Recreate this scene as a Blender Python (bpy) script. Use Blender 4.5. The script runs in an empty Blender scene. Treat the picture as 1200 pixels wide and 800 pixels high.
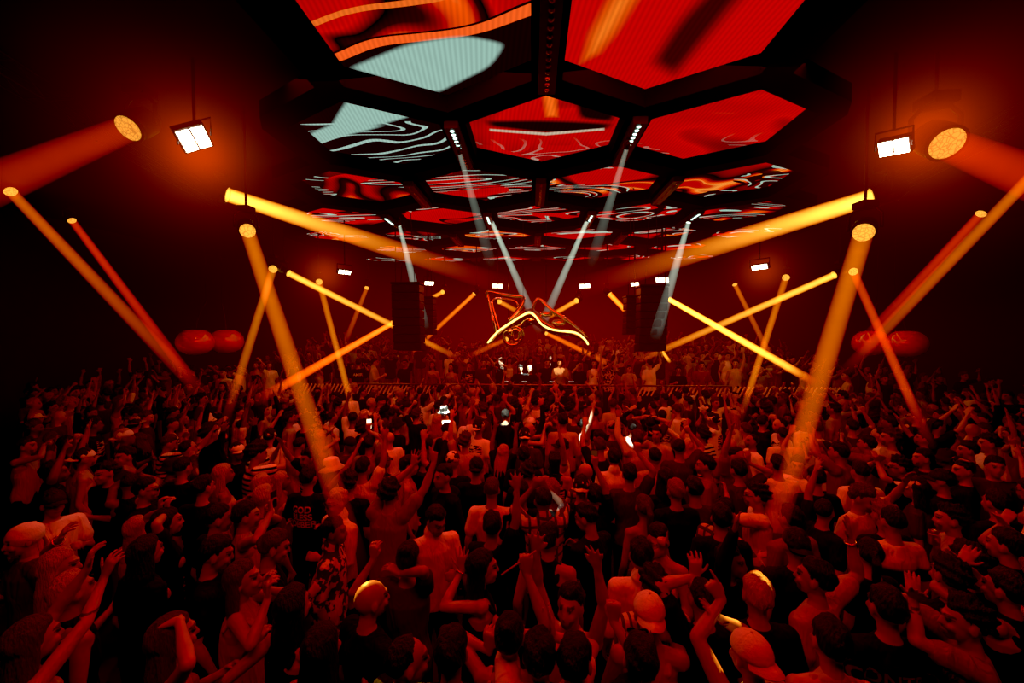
import bpy, math, random
import numpy as np
from mathutils import Vector, Matrix, Euler
from mathutils.bvhtree import BVHTree

random.seed(7); RNG = np.random.RandomState(7)
PI = math.pi; D2R = PI / 180
SC = bpy.context.scene
COL = SC.collection

# ------------------------------------------------------------------ camera
CAMZ = 3.3; F = 480.0; CX = 0.18
cd = bpy.data.cameras.new('camera'); cd.sensor_width = 36; cd.lens = 14.4; cd.clip_start = .05; cd.clip_end = 120
cam = bpy.data.objects.new('camera', cd); COL.objects.link(cam)
cam.location = (0, 0, CAMZ)
cam.rotation_euler = Euler((PI/2 - 1.8*D2R, 0, 2.86*D2R), 'XYZ')
SC.camera = cam
CR = cam.rotation_euler.to_matrix(); CRI = CR.inverted()
def ray(px, py):
    return CR @ Vector(((px-600)/F, (400-py)/F, -1))
def at(px, py, Y):                                   # the point at depth Y seen through a pixel
    d = ray(px, py); return Vector((0, 0, CAMZ)) + d*(Y/d.y)
def atz(px, py, z):
    d = ray(px, py); return Vector((0, 0, CAMZ)) + d*((z-CAMZ)/d.z)
def pix(p):
    q = CRI @ (Vector(p) - Vector((0, 0, CAMZ)))
    return (600 + F*q.x/-q.z, 400 - F*q.y/-q.z, -q.z)

SC.view_settings.view_transform = 'Standard'
SC.view_settings.look = 'None'
SC.view_settings.exposure = 0
SC.view_settings.use_curve_mapping = True                    # the photograph's grade: green and blue blacks are crushed
cm_ = SC.view_settings.curve_mapping; cm_.black_level = (.0035, .0085, .0070); cm_.update()
cy = SC.cycles
cy.use_denoising = True
cy.max_bounces = 3; cy.diffuse_bounces = 1; cy.glossy_bounces = 2; cy.transmission_bounces = 0
cy.use_adaptive_sampling = True; cy.adaptive_threshold = .03
cy.transparent_max_bounces = 64; cy.volume_bounces = 0
cy.sample_clamp_indirect = 2.0; cy.caustics_reflective = False; cy.caustics_refractive = False
cy.volume_step_rate = 2.6

# ------------------------------------------------------------------ materials
def mat(name):
    m = bpy.data.materials.new(name); m.use_nodes = True
    nt = m.node_tree; nt.nodes.clear()
    return m, nt, nt.nodes.new('ShaderNodeOutputMaterial')
def N(nt, t, **kw):
    n = nt.nodes.new(t)
    for k, v in kw.items(): setattr(n, k, v)
    return n
def L(nt, a, b): nt.links.new(a, b)
def ramp(nt, fac, stops, interp='LINEAR'):
    r = N(nt, 'ShaderNodeValToRGB'); r.color_ramp.interpolation = interp
    e = r.color_ramp.elements
    while len(e) < len(stops): e.new(0.5)
    for el, (p, c) in zip(e, stops): el.position = p; el.color = (*c, 1)
    L(nt, fac, r.inputs[0]); return r.outputs[0]
def mth(nt, op, a, b=None, c=None):
    n = N(nt, 'ShaderNodeMath', operation=op)
    for i, v in enumerate((a, b, c)):
        if v is None: continue
        if isinstance(v, (int, float)): n.inputs[i].default_value = v
        else: L(nt, v, n.inputs[i])
    return n.outputs[0]
def pbr(name, col, rough=.6, metal=0, spec=.4, bump=0, bscale=60, bz=1, var=0, vscale=5, emit=None, es=0, coat=0):
    m, nt, out = mat(name)
    p = N(nt, 'ShaderNodeBsdfPrincipled'); L(nt, p.outputs[0], out.inputs[0])
    p.inputs['Base Color'].default_value = (*col, 1); p.inputs['Roughness'].default_value = rough
    p.inputs['Metallic'].default_value = metal; p.inputs['Specular IOR Level'].default_value = spec
    p.inputs['Coat Weight'].default_value = coat
    tc = N(nt, 'ShaderNodeTexCoord')
    if var:
        n = N(nt, 'ShaderNodeTexNoise'); n.inputs['Scale'].default_value = vscale; n.inputs['Detail'].default_value = 3
        L(nt, tc.outputs['Object'], n.inputs['Vector'])
        c = ramp(nt, n.outputs[0], [(.3, tuple(x*(1-var) for x in col)), (.7, tuple(min(1, x*(1+var)) for x in col))])
        L(nt, c, p.inputs['Base Color'])
    if bump:
        n = N(nt, 'ShaderNodeTexNoise'); n.inputs['Scale'].default_value = bscale; n.inputs['Detail'].default_value = 4
        mp = N(nt, 'ShaderNodeMapping'); mp.inputs['Scale'].default_value = (1, 1, bz)
        L(nt, tc.outputs['Object'], mp.inputs[0]); L(nt, mp.outputs[0], n.inputs['Vector'])
        b = N(nt, 'ShaderNodeBump'); b.inputs['Strength'].default_value = bump; b.inputs['Distance'].default_value = .02
        L(nt, n.outputs[0], b.inputs['Height']); L(nt, b.outputs[0], p.inputs['Normal'])
    if emit:
        p.inputs['Emission Color'].default_value = (*emit, 1); p.inputs['Emission Strength'].default_value = es
    return m
def emis(name, col, s, sample=True):
    m, nt, out = mat(name)
    e = N(nt, 'ShaderNodeEmission'); e.inputs[0].default_value = (*col, 1); e.inputs[1].default_value = s
    L(nt, e.outputs[0], out.inputs[0])
    if not sample: m.cycles.emission_sampling = 'NONE'
    return m

def skin_mat(name, col):
    m, nt, out = mat(name)
    p = N(nt, 'ShaderNodeBsdfPrincipled'); L(nt, p.outputs[0], out.inputs[0])
    a = N(nt, 'ShaderNodeAttribute'); a.attribute_name = 'tone'
    mx = N(nt, 'ShaderNodeMix', data_type='RGBA', blend_type='MULTIPLY'); mx.inputs[0].default_value = 1
    tc = N(nt, 'ShaderNodeTexCoord'); n = N(nt, 'ShaderNodeTexNoise'); n.inputs['Scale'].default_value = 14
    L(nt, tc.outputs['Object'], n.inputs['Vector'])
    c = ramp(nt, n.outputs[0], [(.3, tuple(x*.85 for x in col)), (.7, tuple(min(1, x*1.1) for x in col))])
    L(nt, c, mx.inputs[6]); L(nt, a.outputs['Color'], mx.inputs[7]); L(nt, mx.outputs[2], p.inputs['Base Color'])
    p.inputs['Roughness'].default_value = .42; p.inputs['Specular IOR Level'].default_value = .45
    return m
SKIN = [skin_mat('skin_%d' % i, c) for i, c in enumerate([(.40,.22,.15),(.30,.16,.10),(.19,.09,.06),(.47,.28,.20)])]

def cloth(name, col, kind='plain', col2=None):
    m, nt, out = mat(name)
    p = N(nt, 'ShaderNodeBsdfPrincipled'); L(nt, p.outputs[0], out.inputs[0])
    p.inputs['Roughness'].default_value = .85; p.inputs['Specular IOR Level'].default_value = .15
    p.inputs['Base Color'].default_value = (*col, 1)
    tc = N(nt, 'ShaderNodeTexCoord')
    sep = N(nt, 'ShaderNodeSeparateXYZ'); L(nt, tc.outputs['Object'], sep.inputs[0])
    def mask(f):
        mx = N(nt, 'ShaderNodeMix', data_type='RGBA'); L(nt, f, mx.inputs[0])
        mx.inputs[6].default_value = (*col, 1); mx.inputs[7].default_value = (*col2, 1)
        L(nt, mx.outputs[2], p.inputs['Base Color'])
    if kind == 'stripe':
        mask(mth(nt, 'GREATER_THAN', mth(nt, 'SINE', mth(nt, 'MULTIPLY', sep.outputs[2], 95)), .25))
    elif kind == 'vstripe':
        mask(mth(nt, 'GREATER_THAN', mth(nt, 'SINE', mth(nt, 'MULTIPLY', sep.outputs[0], 140)), .3))
    elif kind == 'check':
        mask(mth(nt, 'MAXIMUM', mth(nt, 'GREATER_THAN', mth(nt, 'SINE', mth(nt, 'MULTIPLY', sep.outputs[2], 80)), .6),
                 mth(nt, 'GREATER_THAN', mth(nt, 'SINE', mth(nt, 'MULTIPLY', sep.outputs[0], 80)), .6)))
    elif kind in ('print', 'floral', 'backprint'):
        n = N(nt, 'ShaderNodeTexNoise'); n.inputs['Scale'].default_value = 22 if kind != 'floral' else 16; n.inputs['Detail'].default_value = 2
        mp = N(nt, 'ShaderNodeMapping'); mp.inputs['Scale'].default_value = (1, 1, 1) if kind == 'floral' else (.45, .45, 2.2)
        L(nt, tc.outputs['Object'], mp.inputs[0]); L(nt, mp.outputs[0], n.inputs['Vector'])
        f = mth(nt, 'GREATER_THAN', n.outputs[0], .5)
        if kind != 'floral':
            bx = mth(nt, 'LESS_THAN', mth(nt, 'ABSOLUTE', sep.outputs[0]), .12)
            bz = mth(nt, 'LESS_THAN', mth(nt, 'ABSOLUTE', mth(nt, 'SUBTRACT', sep.outputs[2], 1.24)), .13)
            f = mth(nt, 'MULTIPLY', f, mth(nt, 'MULTIPLY', bx, bz))
        mask(f)
    elif kind == 'ombre':
        mr = N(nt, 'ShaderNodeMapRange'); L(nt, sep.outputs[2], mr.inputs[0])
        mr.inputs[1].default_value = 1.30; mr.inputs[2].default_value = 1.27; mask(mr.outputs[0])
    n = N(nt, 'ShaderNodeTexNoise'); n.inputs['Scale'].default_value = 9; n.inputs['Detail'].default_value = 2; n.inputs['Distortion'].default_value = .8
    mp = N(nt, 'ShaderNodeMapping'); mp.inputs['Scale'].default_value = (1.6, 1.6, .5)
    L(nt, tc.outputs['Object'], mp.inputs[0]); L(nt, mp.outputs[0], n.inputs['Vector'])
    b = N(nt, 'ShaderNodeBump'); b.inputs['Strength'].default_value = .8; b.inputs['Distance'].default_value = .035
    L(nt, n.outputs[0], b.inputs['Height']); L(nt, b.outputs[0], p.inputs['Normal'])
    return m
WH = (.78,.76,.72); BK = (.008,.008,.009)
CL = {
 'white': cloth('cloth_white', WH), 'black': cloth('cloth_black', BK), 'grey': cloth('cloth_grey', (.26,.26,.26)),
 'cream': cloth('cloth_cream', (.45,.38,.28)), 'darkgrey': cloth('cloth_darkgrey', (.06,.06,.06)), 'rust': cloth('cloth_rust', (.22,.07,.04)),
 'striped': cloth('cloth_striped', WH, 'stripe', BK), 'pinstriped': cloth('cloth_pinstriped', (.6,.55,.5), 'vstripe', (.1,.08,.08)),
 'checked': cloth('cloth_checked', (.5,.42,.36), 'check', (.07,.05,.05)), 'floral': cloth('cloth_floral', (.04,.04,.04), 'floral', (.6,.5,.45)),
 'printed': cloth('cloth_printed', (.01,.01,.01), 'print', (.6,.6,.58)), 'blackprint': cloth('cloth_blackprint', WH, 'print', BK),
 'twotone': cloth('cloth_twotone', WH, 'ombre', (.02,.02,.02)),
}
HAIR = {
 'dark': pbr('hair_dark', (.012,.009,.008), .5, bump=1, bscale=80, bz=.22, spec=.3), 'brown': pbr('hair_brown', (.07,.035,.02), .5, bump=1, bscale=80, bz=.22, spec=.3),
 'fair': pbr('hair_fair', (.42,.26,.13), .55, bump=1, bscale=80, bz=.22, spec=.3), 'red': pbr('hair_red', (.22,.07,.03), .55, bump=1, bscale=80, bz=.22, spec=.3),
}
HATM = {'black': pbr('hat_black', (.012,.012,.012), .8, bump=.3), 'white': pbr('hat_white', (.75,.74,.7), .8, bump=.3),
        'straw': pbr('hat_straw', (.5,.36,.2), .8, bump=.8, bscale=120), 'sequin': cloth('hat_floral', (.05,.05,.05), 'floral', (.8,.78,.7))}
BLACK = pbr('black_metal', (.006,.006,.006), .5, .0, .3)
BLACKG = pbr('black_gloss', (.01,.01,.01), .15, .0, .6)
GOLD = pbr('wrist_metal', (.9,.6,.25), .25, 1)

# ------------------------------------------------------------------ object helpers
def link(name, me, parent=None, mats=None, smooth=True):
    o = bpy.data.objects.new(name, me); COL.objects.link(o)
    if parent: o.parent = parent
    if mats is not None:
        if not isinstance(mats, (list, tuple)): mats = [mats]
        if len(me.materials) == 0:
            for m in mats: me.materials.append(m)
        else:
            for i, m in enumerate(mats): o.material_slots[i].link = 'OBJECT'; o.material_slots[i].material = m
    return o
def tag(o, label=None, cat=None, group=None, kind=None):
    if label: o['label'] = label
    if cat: o['category'] = cat
    if group: o['group'] = group
    if kind: o['kind'] = kind
    return o
def empty(name, loc=(0,0,0), rz=0):
    o = bpy.data.objects.new(name, None); COL.objects.link(o); o.location = loc; o.rotation_euler = (0,0,rz); o.empty_display_size = .1
    return o
class MB:
    def __init__(s): s.v = []; s.f = []
    def add(s, v, f):
        b = len(s.v); s.v.extend([tuple(x) for x in v]); s.f.extend([tuple(i+b for i in q) for q in f]); return s
    def box(s, c, h, R=None):
        R = R or Matrix.Identity(3); c = Vector(c); vs = []
        for x in (-1,1):
            for y in (-1,1):
                for z in (-1,1): vs.append(c + R @ Vector((x*h[0], y*h[1], z*h[2])))
        return s.add(vs, [(0,1,3,2),(4,6,7,5),(0,4,5,1),(2,3,7,6),(0,2,6,4),(1,5,7,3)])
    def loft(s, pts, rad, right=(1,0,0), n=12, caps=True):
        """tapered tube through pts; rad = (r_right, r_other) per point; rounded ends"""
        P = [Vector(p) for p in pts]; Rr = [(r, r) if isinstance(r, (int, float)) else tuple(r) for r in rad]
        tg = []
        for i in range(len(P)):
            a = P[max(0, i-1)]; b = P[min(len(P)-1, i+1)]; t = (b-a)
            tg.append(t.normalized() if t.length > 1e-9 else Vector((0,0,1)))
        if caps:
            r0 = min(Rr[0]); r1 = min(Rr[-1])
            A = [(P[0]-tg[0]*r0*q, tuple(k*w for k in Rr[0])) for q, w in ((.95,.25),(.7,.68))]
            B = [(P[-1]+tg[-1]*r1*q, tuple(k*w for k in Rr[-1])) for q, w in ((.7,.68),(.95,.25))]
            P = [a[0] for a in A] + P + [b[0] for b in B]; Rr = [a[1] for a in A] + Rr + [b[1] for b in B]
            tg = [tg[0]]*2 + tg + [tg[-1]]*2
        base = Vector(right); vs = []; fs = []
        for p, r, t in zip(P, Rr, tg):
            u = base - t*base.dot(t)
            if u.length < .15:
                alt = Vector((0,1,0)); u = alt - t*alt.dot(t)
            u.normalize(); w = t.cross(u); base = u
            for k in range(n):
                a = 2*PI*k/n; vs.append(p + u*math.cos(a)*r[0] + w*math.sin(a)*r[1])
        m = len(P)
        for i in range(m-1):
            for k in range(n): fs.append((i*n+k, i*n+(k+1)%n, (i+1)*n+(k+1)%n, (i+1)*n+k))
        fs.append(tuple(reversed(range(n)))); fs.append(tuple((m-1)*n+k for k in range(n)))
        return s.add(vs, fs)
    def ball(s, c, r, R=None, nu=14, nv=9, fn=None):
        c = Vector(c); R = R or Matrix.Identity(3)
        if isinstance(r, (int, float)): r = (r, r, r)
        vs = [c + R @ Vector((0,0,r[2]*(fn(Vector((0,0,1))) if fn else 1)))]; fs = []
        for j in range(1, nv):
            th = PI*j/nv
            for i in range(nu):
                a = 2*PI*i/nu; d = Vector((math.sin(th)*math.cos(a), math.sin(th)*math.sin(a), math.cos(th)))
                k = fn(d) if fn else 1
                vs.append(c + R @ Vector((d.x*r[0]*k, d.y*r[1]*k, d.z*r[2]*k)))
        vs.append(c + R @ Vector((0,0,-r[2]*(fn(Vector((0,0,-1))) if fn else 1))))
        for i in range(nu): fs.append((0, 1+i, 1+(i+1)%nu))
        for j in range(nv-2):
            for i in range(nu): fs.append((1+j*nu+i, 1+(j+1)*nu+i, 1+(j+1)*nu+(i+1)%nu, 1+j*nu+(i+1)%nu))
        e = len(vs)-1
        for i in range(nu): fs.append((e, 1+(nv-2)*nu+(i+1)%nu, 1+(nv-2)*nu+i))
        return s.add(vs, fs)
    def mesh(s, name, smooth=True):
        me = bpy.data.meshes.new(name); me.from_pydata([tuple(v) for v in s.v], [], s.f); me.update()
        if smooth: me.polygons.foreach_set('use_smooth', [True]*len(me.polygons))
        return me
    def obj(s, name, m, parent=None, smooth=True): return link(name, s.mesh(name, smooth), parent, m)
    def bevelled(s, name, m, parent=None, w=.01):
        o = s.obj(name, m, parent, False)
        b = o.modifiers.new('bevel', 'BEVEL'); b.width = w; b.segments = 2; b.limit_method = 'ANGLE'
        return o
def remesh(mb, voxel, name, smooth_it=2, fac=.5):
    me = mb.mesh(name); o = bpy.data.objects.new('tmp', me); COL.objects.link(o)
    r = o.modifiers.new('r', 'REMESH'); r.mode = 'VOXEL'; r.voxel_size = voxel; r.use_smooth_shade = True
    if smooth_it:
        sm = o.modifiers.new('s', 'SMOOTH'); sm.iterations = smooth_it; sm.factor = fac
    dg = bpy.context.evaluated_depsgraph_get(); dg.update()
    nm = bpy.data.meshes.new_from_object(o.evaluated_get(dg)); nm.name = name
    bpy.data.objects.remove(o); bpy.data.meshes.remove(me)
    nm.polygons.foreach_set('use_smooth', [True]*len(nm.polygons))
    return nm

# ------------------------------------------------------------------ human figure
def ik(S, T, pole, l1=.285, l2=.25):
    d = T - S; D = d.length; D2 = min(D, (l1+l2)*.985); u = d/D if D > 1e-6 else Vector((0,0,1)); D = max(D2, .12)
    a = (l1*l1 - l2*l2 + D*D)/(2*D); h = math.sqrt(max(0, l1*l1 - a*a))
    p = pole - u*pole.dot(u)
    if p.length < 1e-3: p = Vector((1,0,0)) - u*u.x
    p.normalize()
    return S + u*a + p*h, S + u*D
CURL = {'open': (.12,.15,.26), 'spread': (.05,.1,.42), 'relaxed': (.45,.5,.16), 'fist': (1.35,1.5,.0), 'hold': (.8,.9,.04),
        'point': (1.35,1.5,0), 'horns': (1.35,1.5,0), 'flat': (.05,.06,.04), 'victory': (1.35,1.5,.12)}
def hand(mb, W, d, n, side, pose, lod=0):
    """W wrist, d direction, n palm normal, side = thumb side unit vector"""
    d = d.normalized(); n = (n - d*n.dot(d)).normalized(); s = side
    s = (s - d*s.dot(d) - n*s.dot(n)); s = s.normalized() if s.length > 1e-3 else d.cross(n)
    mb.loft([W - d*.01, W + d*.03, W + d*.07, W + d*.092], [(.024,.019),(.034,.018),(.041,.016),(.038,.014)], right=s, n=10)
    c1, c2, sp = CURL[pose]
    fr = .0082 if lod == 0 else (.0105 if lod == 1 else .015)
    offs = (.034, .0118, -.0112, -.032); lens = (.072, .08, .075, .06)
    for i, (o, ln) in enumerate(zip(offs, lens)):
        a1, a2 = c1, c2
        if pose == 'point' and i == 0: a1 = a2 = .08
        if pose == 'horns' and i in (0, 3): a1 = a2 = .08
        if pose == 'victory' and i in (0, 1): a1 = a2 = .05
        spread = sp*(1.5-i)/1.5
        p0 = W + d*.085 + s*o
        dd = (d*math.cos(spread) + s*math.sin(spread))
        v1 = dd*math.cos(a1) + n*math.sin(a1); p1 = p0 + v1*ln*.48
        v2 = dd*math.cos(a1+a2*.8) + n*math.sin(a1+a2*.8); p2 = p1 + v2*ln*.30
        v3 = dd*math.cos(a1+a2*1.3) + n*math.sin(a1+a2*1.3); p3 = p2 + v3*ln*.22
        mb.loft([p0, p1, p2, p3], [fr*1.05, fr, fr*.92, fr*.8], right=s, n=8)
    q0 = W + d*.03 + s*.028
    if pose in ('fist','point','horns','hold','victory'):
        q1 = q0 + (d*.7+s*.35+n*.45).normalized()*.038; q2 = q1 + (d*.6-s*.5+n*.5).normalized()*.033
    else:
        q1 = q0 + (d*.62+s*.75).normalized()*.04; q2 = q1 + (d*.85+s*.4).normalized()*.034
    mb.loft([q0, q1, q2], [fr*1.35, fr*1.15, fr*.9], n=8)

PRESET = {  # wrist relative to the shoulder (x outward), elbow pole, hand pose
 'down': ((.08,.06,-.50), (.3,-1,0), 'relaxed'), 'bent': ((-.06,.27,-.16), (.5,-.3,-1), 'hold'),
 'up': ((.05,.10,.52), (1,-.4,-.2), 'spread'), 'upfwd': ((0,.30,.42), (.8,-.2,-.6), 'open'), 'upout': ((.24,.10,.42), (.5,-.5,-.6), 'open'),
 'fist': ((.03,.16,.36), (.9,.1,-.6), 'fist'), 'phone': ((-.08,.30,.20), (.8,0,-.8), 'hold'), 'head': ((-.10,.03,.30), (1,.2,.3), 'flat'),
 'clap': ((-.15,.24,.24), (1,.2,-.6), 'flat'), 'point': ((.02,.36,.34), (.6,0,-.8), 'point'), 'horns': ((.06,.14,.44), (1,0,-.4), 'horns'),
 'chest': ((-.16,.22,-.14), (.9,-.2,-.8), 'hold'), 'wave': ((.16,.14,.30), (1,-.1,-.8), 'spread'), 'back': ((.05,-.2,-.42), (.5,-1,0), 'relaxed'),
 'lean': ((.16,.20,-.42), (.6,-.8,.2), 'flat'),
}
def make_figure(armL, armR, head=(0, 0), female=False, style='tee', voxel=.012, lod=0, lean=0.0, legs=True, seed=0):
    """armL/armR: preset name, or dict(T=local wrist point, hand=pose, dir=, n=). Returns meshes in local space (1.75 m tall, facing +Y)."""
    B = MB(); S = MB(); T = MB()
    sw = .150 if female else .172; k = .9 if female else 1.0
    ln = Vector((lean, 0, 0))
    def tp(z): return Vector((lean*max(0, z-.95)/.5, .01*math.sin((z-.9)*5), z))
    tz = [(.90,.150,.108),(.99,.160,.112),(1.10,.128*k,.094),(1.24,.150*k,.108),(1.34,.160*k,.104),(1.40,.132*k,.082),(1.45,.072,.062)]
    B.loft([tp(z) for z, _, _ in tz], [(a, b) for _, a, b in tz], n=20)
    if female:
        for sx in (-1, 1): B.ball(tp(1.27)+Vector((sx*.065,.085,0)), (.055,.05,.055))
    hy, hp = head[0]*D2R, head[1]*D2R
    nb = tp(1.45); nt_ = nb + Vector((0,.015,.085))
    RH = Matrix.Rotation(hy, 3, 'Z') @ Matrix.Rotation(hp, 3, 'X')
    hc = nt_ + RH @ Vector((0,.02,.085))
    B.loft([nb-Vector((0,0,.03)), nb+Vector((0,0,.03)), nt_, hc+RH@Vector((0,-.02,-.05))], [.060*k,.052*k,.051*k,.055*k], n=14)
    def hb(c, r, nu=16, nv=10): B.ball(hc + RH @ Vector(c), r, RH, nu, nv)
    hb((0,-.012,.02), (.075,.096,.097), 20, 14); hb((0,.028,-.03), (.060,.066,.082)); hb((0,.052,-.085), (.034,.034,.026))
    hb((0,.078,.032), (.048,.018,.012), 12, 8)
    for sx in (-1, 1):
        hb((sx*.077,-.008,-.008), (.010,.019,.032), 10, 8); hb((sx*.034,.070,-.028), (.022,.02,.022), 10, 8)
        hb((sx*.029,.083,.012), (.013,.010,.008), 10, 8)
    B.loft([hc+RH@Vector((0,.084,.020)), hc+RH@Vector((0,.099,-.010)), hc+RH@Vector((0,.102,-.024))], [.008,.010,.013], n=8)
    hb((0,.088,-.055), (.024,.013,.007), 10, 8); hb((0,.086,-.066), (.020,.013,.007), 10, 8)
    hands = {}
    for sx, spec, key in ((-1, armL, 'L'), (1, armR, 'R')):
        sh = tp(1.385) + Vector((sx*sw, 0, 0))
        if isinstance(spec, str):
            w, pole, hpz = PRESET[spec]; w = Vector((w[0]*sx, w[1], w[2])); Tg = sh + w + (Vector((-sx*.02,0,.05)) if w.z > .1 else Vector())
            hd = None; hn = None
        else:
            Tg = Vector(spec['T']); pole = spec.get('pole', (.8,-.25,-.7)); hpz = spec.get('hand', 'open'); hd = spec.get('dir'); hn = spec.get('n')
        up = (Tg - sh).z > .1
        if up: sh = sh + Vector((-sx*.02, 0, .05))
        E, W = ik(sh, Tg, Vector((pole[0]*sx, pole[1], pole[2])))
        fd = (W-E).normalized(); hd = Vector(hd).normalized() if hd else (fd + Vector((0,0,.25 if up else 0))).normalized()
        if hn is None:
            hn = Vector((-sx,.2,0)) if (isinstance(spec, str) and spec in ('clap','down','bent','chest')) else Vector((-sx*.25,1,-.1))
        else: hn = Vector(hn)
        if isinstance(spec, str) and spec == 'head': hd = (hd*.3 + Vector((-sx,0,.15))).normalized(); hn = Vector((0,.1,-1))
        thumb = hd.cross(hn)*(-1 if True else 1); thumb = thumb if thumb.dot(Vector((-sx,0,0))) > 0 or abs(thumb.x) < .2 else -thumb
        B.ball(sh, (.055*k,.055*k,.055*k)); B.loft([tp(1.40)+Vector((sx*.07,0,0)), sh], [.06*k,.05*k], n=12)
        B.loft([sh, sh.lerp(E,.4), E], [.048*k,.046*k,.038*k], n=12)
        B.loft([E, E.lerp(W,.3), E.lerp(W,.75), W], [.038*k,.040*k,.028*k,.025*k], n=12)
        hand(B, W, hd, hn, thumb, hpz, lod)
        hands[key] = (W, hd, hn.normalized(), E, sh)
        # sleeves
        if style in ('tee', 'loose'):
            S.ball(sh, (.072*k,)*3, nu=14, nv=9); m = sh.lerp(E, .62)
            S.loft([sh, m], [.070*k,.068*k], n=14); S.loft([tp(1.385)+Vector((sx*.06,0,0)), sh], [.082*k,.070*k], n=12)
        elif style in ('long', 'hoodie', 'shirt'):
            S.ball(sh, (.072*k,)*3); S.loft([tp(1.385)+Vector((sx*.06,0,0)), sh], [.082*k,.070*k], n=12)
            if style == 'shirt':
                m = E.lerp(W, .05); S.loft([sh, E, m], [.068*k,.060*k,.058], n=14)
            else: S.loft([sh, E, E.lerp(W,.5), W], [.068*k,.056*k,.048*k,.038*k], n=14)
    # torso garment
    g = .020
    if style in ('tee','long','loose','shirt','hoodie'):
        q = 1.12 if style == 'loose' else 1.0
        sz = [(.84,.182*q,.135*q),(.95,.184*q,.135*q),(1.10,.160*k*q,.122*q),(1.24,.172*k*q,.128*q),(1.34,.180*k,.124),(1.395,.150*k,.100),(1.435,.092,.082),(1.452,.078,.074),(1.458,.078,.074)]
        S.loft([tp(z) for z,_,_ in sz], [(a,b) for _,a,b in sz], n=22, caps=False)
        if style in ('shirt',): S.loft([nb+Vector((0,-.005,.0)), nb+Vector((0,-.008,.045))], [(.070,.072),(.078,.080)], n=16)
        if style == 'hoodie': S.ball(tp(1.42)+Vector((0,-.10,0)), (.12,.06,.07))
    elif style == 'tank':
        sz = [(.84,.176,.130),(.95,.178,.130),(1.10,.150*k,.115),(1.22,.168*k,.124),(1.30,.150*k,.122),(1.36,.112*k,.112),(1.40,.100*k,.094),(1.425,.095*k,.08)]
        S.loft([tp(z) for z,_,_ in sz], [(a,b) for _,a,b in sz], n=22)
        for sx in (-1,1): S.loft([tp(1.36)+Vector((sx*.085,-.08,0)), tp(1.455)+Vector((sx*.095,0,0)), tp(1.36)+Vector((sx*.085,.09,0))], [(.022,.016)]*3, n=8)
    elif style == 'camisole':
        sz = [(1.02,.150,.115),(1.10,.142*k,.108),(1.22,.160*k,.122),(1.29,.155*k,.122)]
        S.loft([tp(z) for z,_,_ in sz], [(a,b) for _,a,b in sz], n=22)
        for sx in (-1,1):
            S.ball(tp(1.27)+Vector((sx*.065,.092,0)), (.062,.055,.06))
            S.loft([tp(1.28)+Vector((sx*.06,-.10,0)), tp(1.455)+Vector((sx*.075,0,.0)), tp(1.30)+Vector((sx*.075,.12,0))], [.012]*3, n=8)
    # legs
    if legs:
        for sx in (-1, 1):
            hip = Vector((sx*.085,0,.90)); kn = Vector((sx*.10,.02,.50)); an = Vector((sx*.105,-.01,.09))
            B.loft([hip, hip.lerp(kn,.5), kn], [.082,.070,.052], n=12); B.loft([kn, kn.lerp(an,.35), an], [.050,.052,.036], n=12)
            B.loft([Vector((sx*.105,-.06,.038)), Vector((sx*.11,.06,.036)), Vector((sx*.115,.16,.026))], [(.036,.034),(.044,.032),(.040,.022)], n=10)
            T.loft([hip, hip.lerp(kn,.5), kn, an+Vector((0,0,.02))], [.100,.090,.075,.062], n=12)
        T.loft([Vector((0,0,.84)), Vector((0,0,.93)), Vector((0,0,1.00))], [(.165,.125),(.17,.125),(.160,.120)], n=18)
    vx = voxel
    body = remesh(B, vx, 'body', 1 if lod == 0 else 1, .5)
    # tone attribute: eyes, brows, lips, shoes
    nvt = len(body.vertices); co = np.empty(nvt*3, np.float32); body.vertices.foreach_get('co', co); co = co.reshape(-1, 3)
    loc = (co - np.array(hc)) @ np.array(RH)      # into the head frame
    tone = np.ones((nvt, 4), np.float32)
    x, y, z = np.abs(loc[:,0]), loc[:,1], loc[:,2]; fr = (y > .055)
    def put(mk, c): tone[mk, :3] = c
    put(fr & (((x-.031)/.018)**2 + ((z-.012)/.010)**2 < 1), (.95,1.3,1.8))
    put(fr & (((x-.031)/.018)**2 + ((z-.020)/.005)**2 < 1), (.12,.12,.12))
    put(fr & (((x-.031)/.009)**2 + ((z-.012)/.009)**2 < 1), (.05,.05,.05))
    put(fr & (((x-.033)/.025)**2 + ((z-.036)/.007)**2 < 1), (.12,.1,.1))
    put(fr & ((x/.026)**2 + ((z+.060)/.011)**2 < 1) & (y > .07), (.75,.45,.45))
    if not female and seed % 2:
        put(fr & (z < -.042) & (z > -.12) & ~((x < .027) & (z > -.072) & (z < -.049)) & (y > .03) & (x < .07), (.35,.3,.3))
    put(co[:,2] < .10, (.03,.03,.03))
    ca = body.color_attributes.new('tone', 'FLOAT_COLOR', 'POINT'); ca.data.foreach_set('color', tone.ravel())
    out = {'body': body, 'H': Matrix.Translation(hc) @ RH.to_4x4(), 'hands': hands, 'head': hc, 'neck': nb}
    if style != 'none':
        sm = remesh(S, vx*1.15, 'shirt', 3, .6)
        n_ = len(sm.vertices); c = np.empty(n_*3, np.float32); sm.vertices.foreach_get('co', c); c = c.reshape(-1,3)
        nn = np.empty(n_*3, np.float32); sm.vertices.foreach_get('normal', nn); nn = nn.reshape(-1,3)
        r = np.random.RandomState(seed+11); disp = np.zeros(n_)
        for _ in range(5):
            kx, ky, kz = r.uniform(12,34)*r.choice([-1,1]), r.uniform(10,24), r.uniform(-9,9); ph = r.uniform(0,6)
            disp += np.sin(c[:,0]*kx + c[:,1]*ky + c[:,2]*kz + ph + 1.5*np.sin(c[:,2]*9+ph))
        disp *= .0034*np.clip((1.40-c[:,2])/.25, .15, 1)
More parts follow.
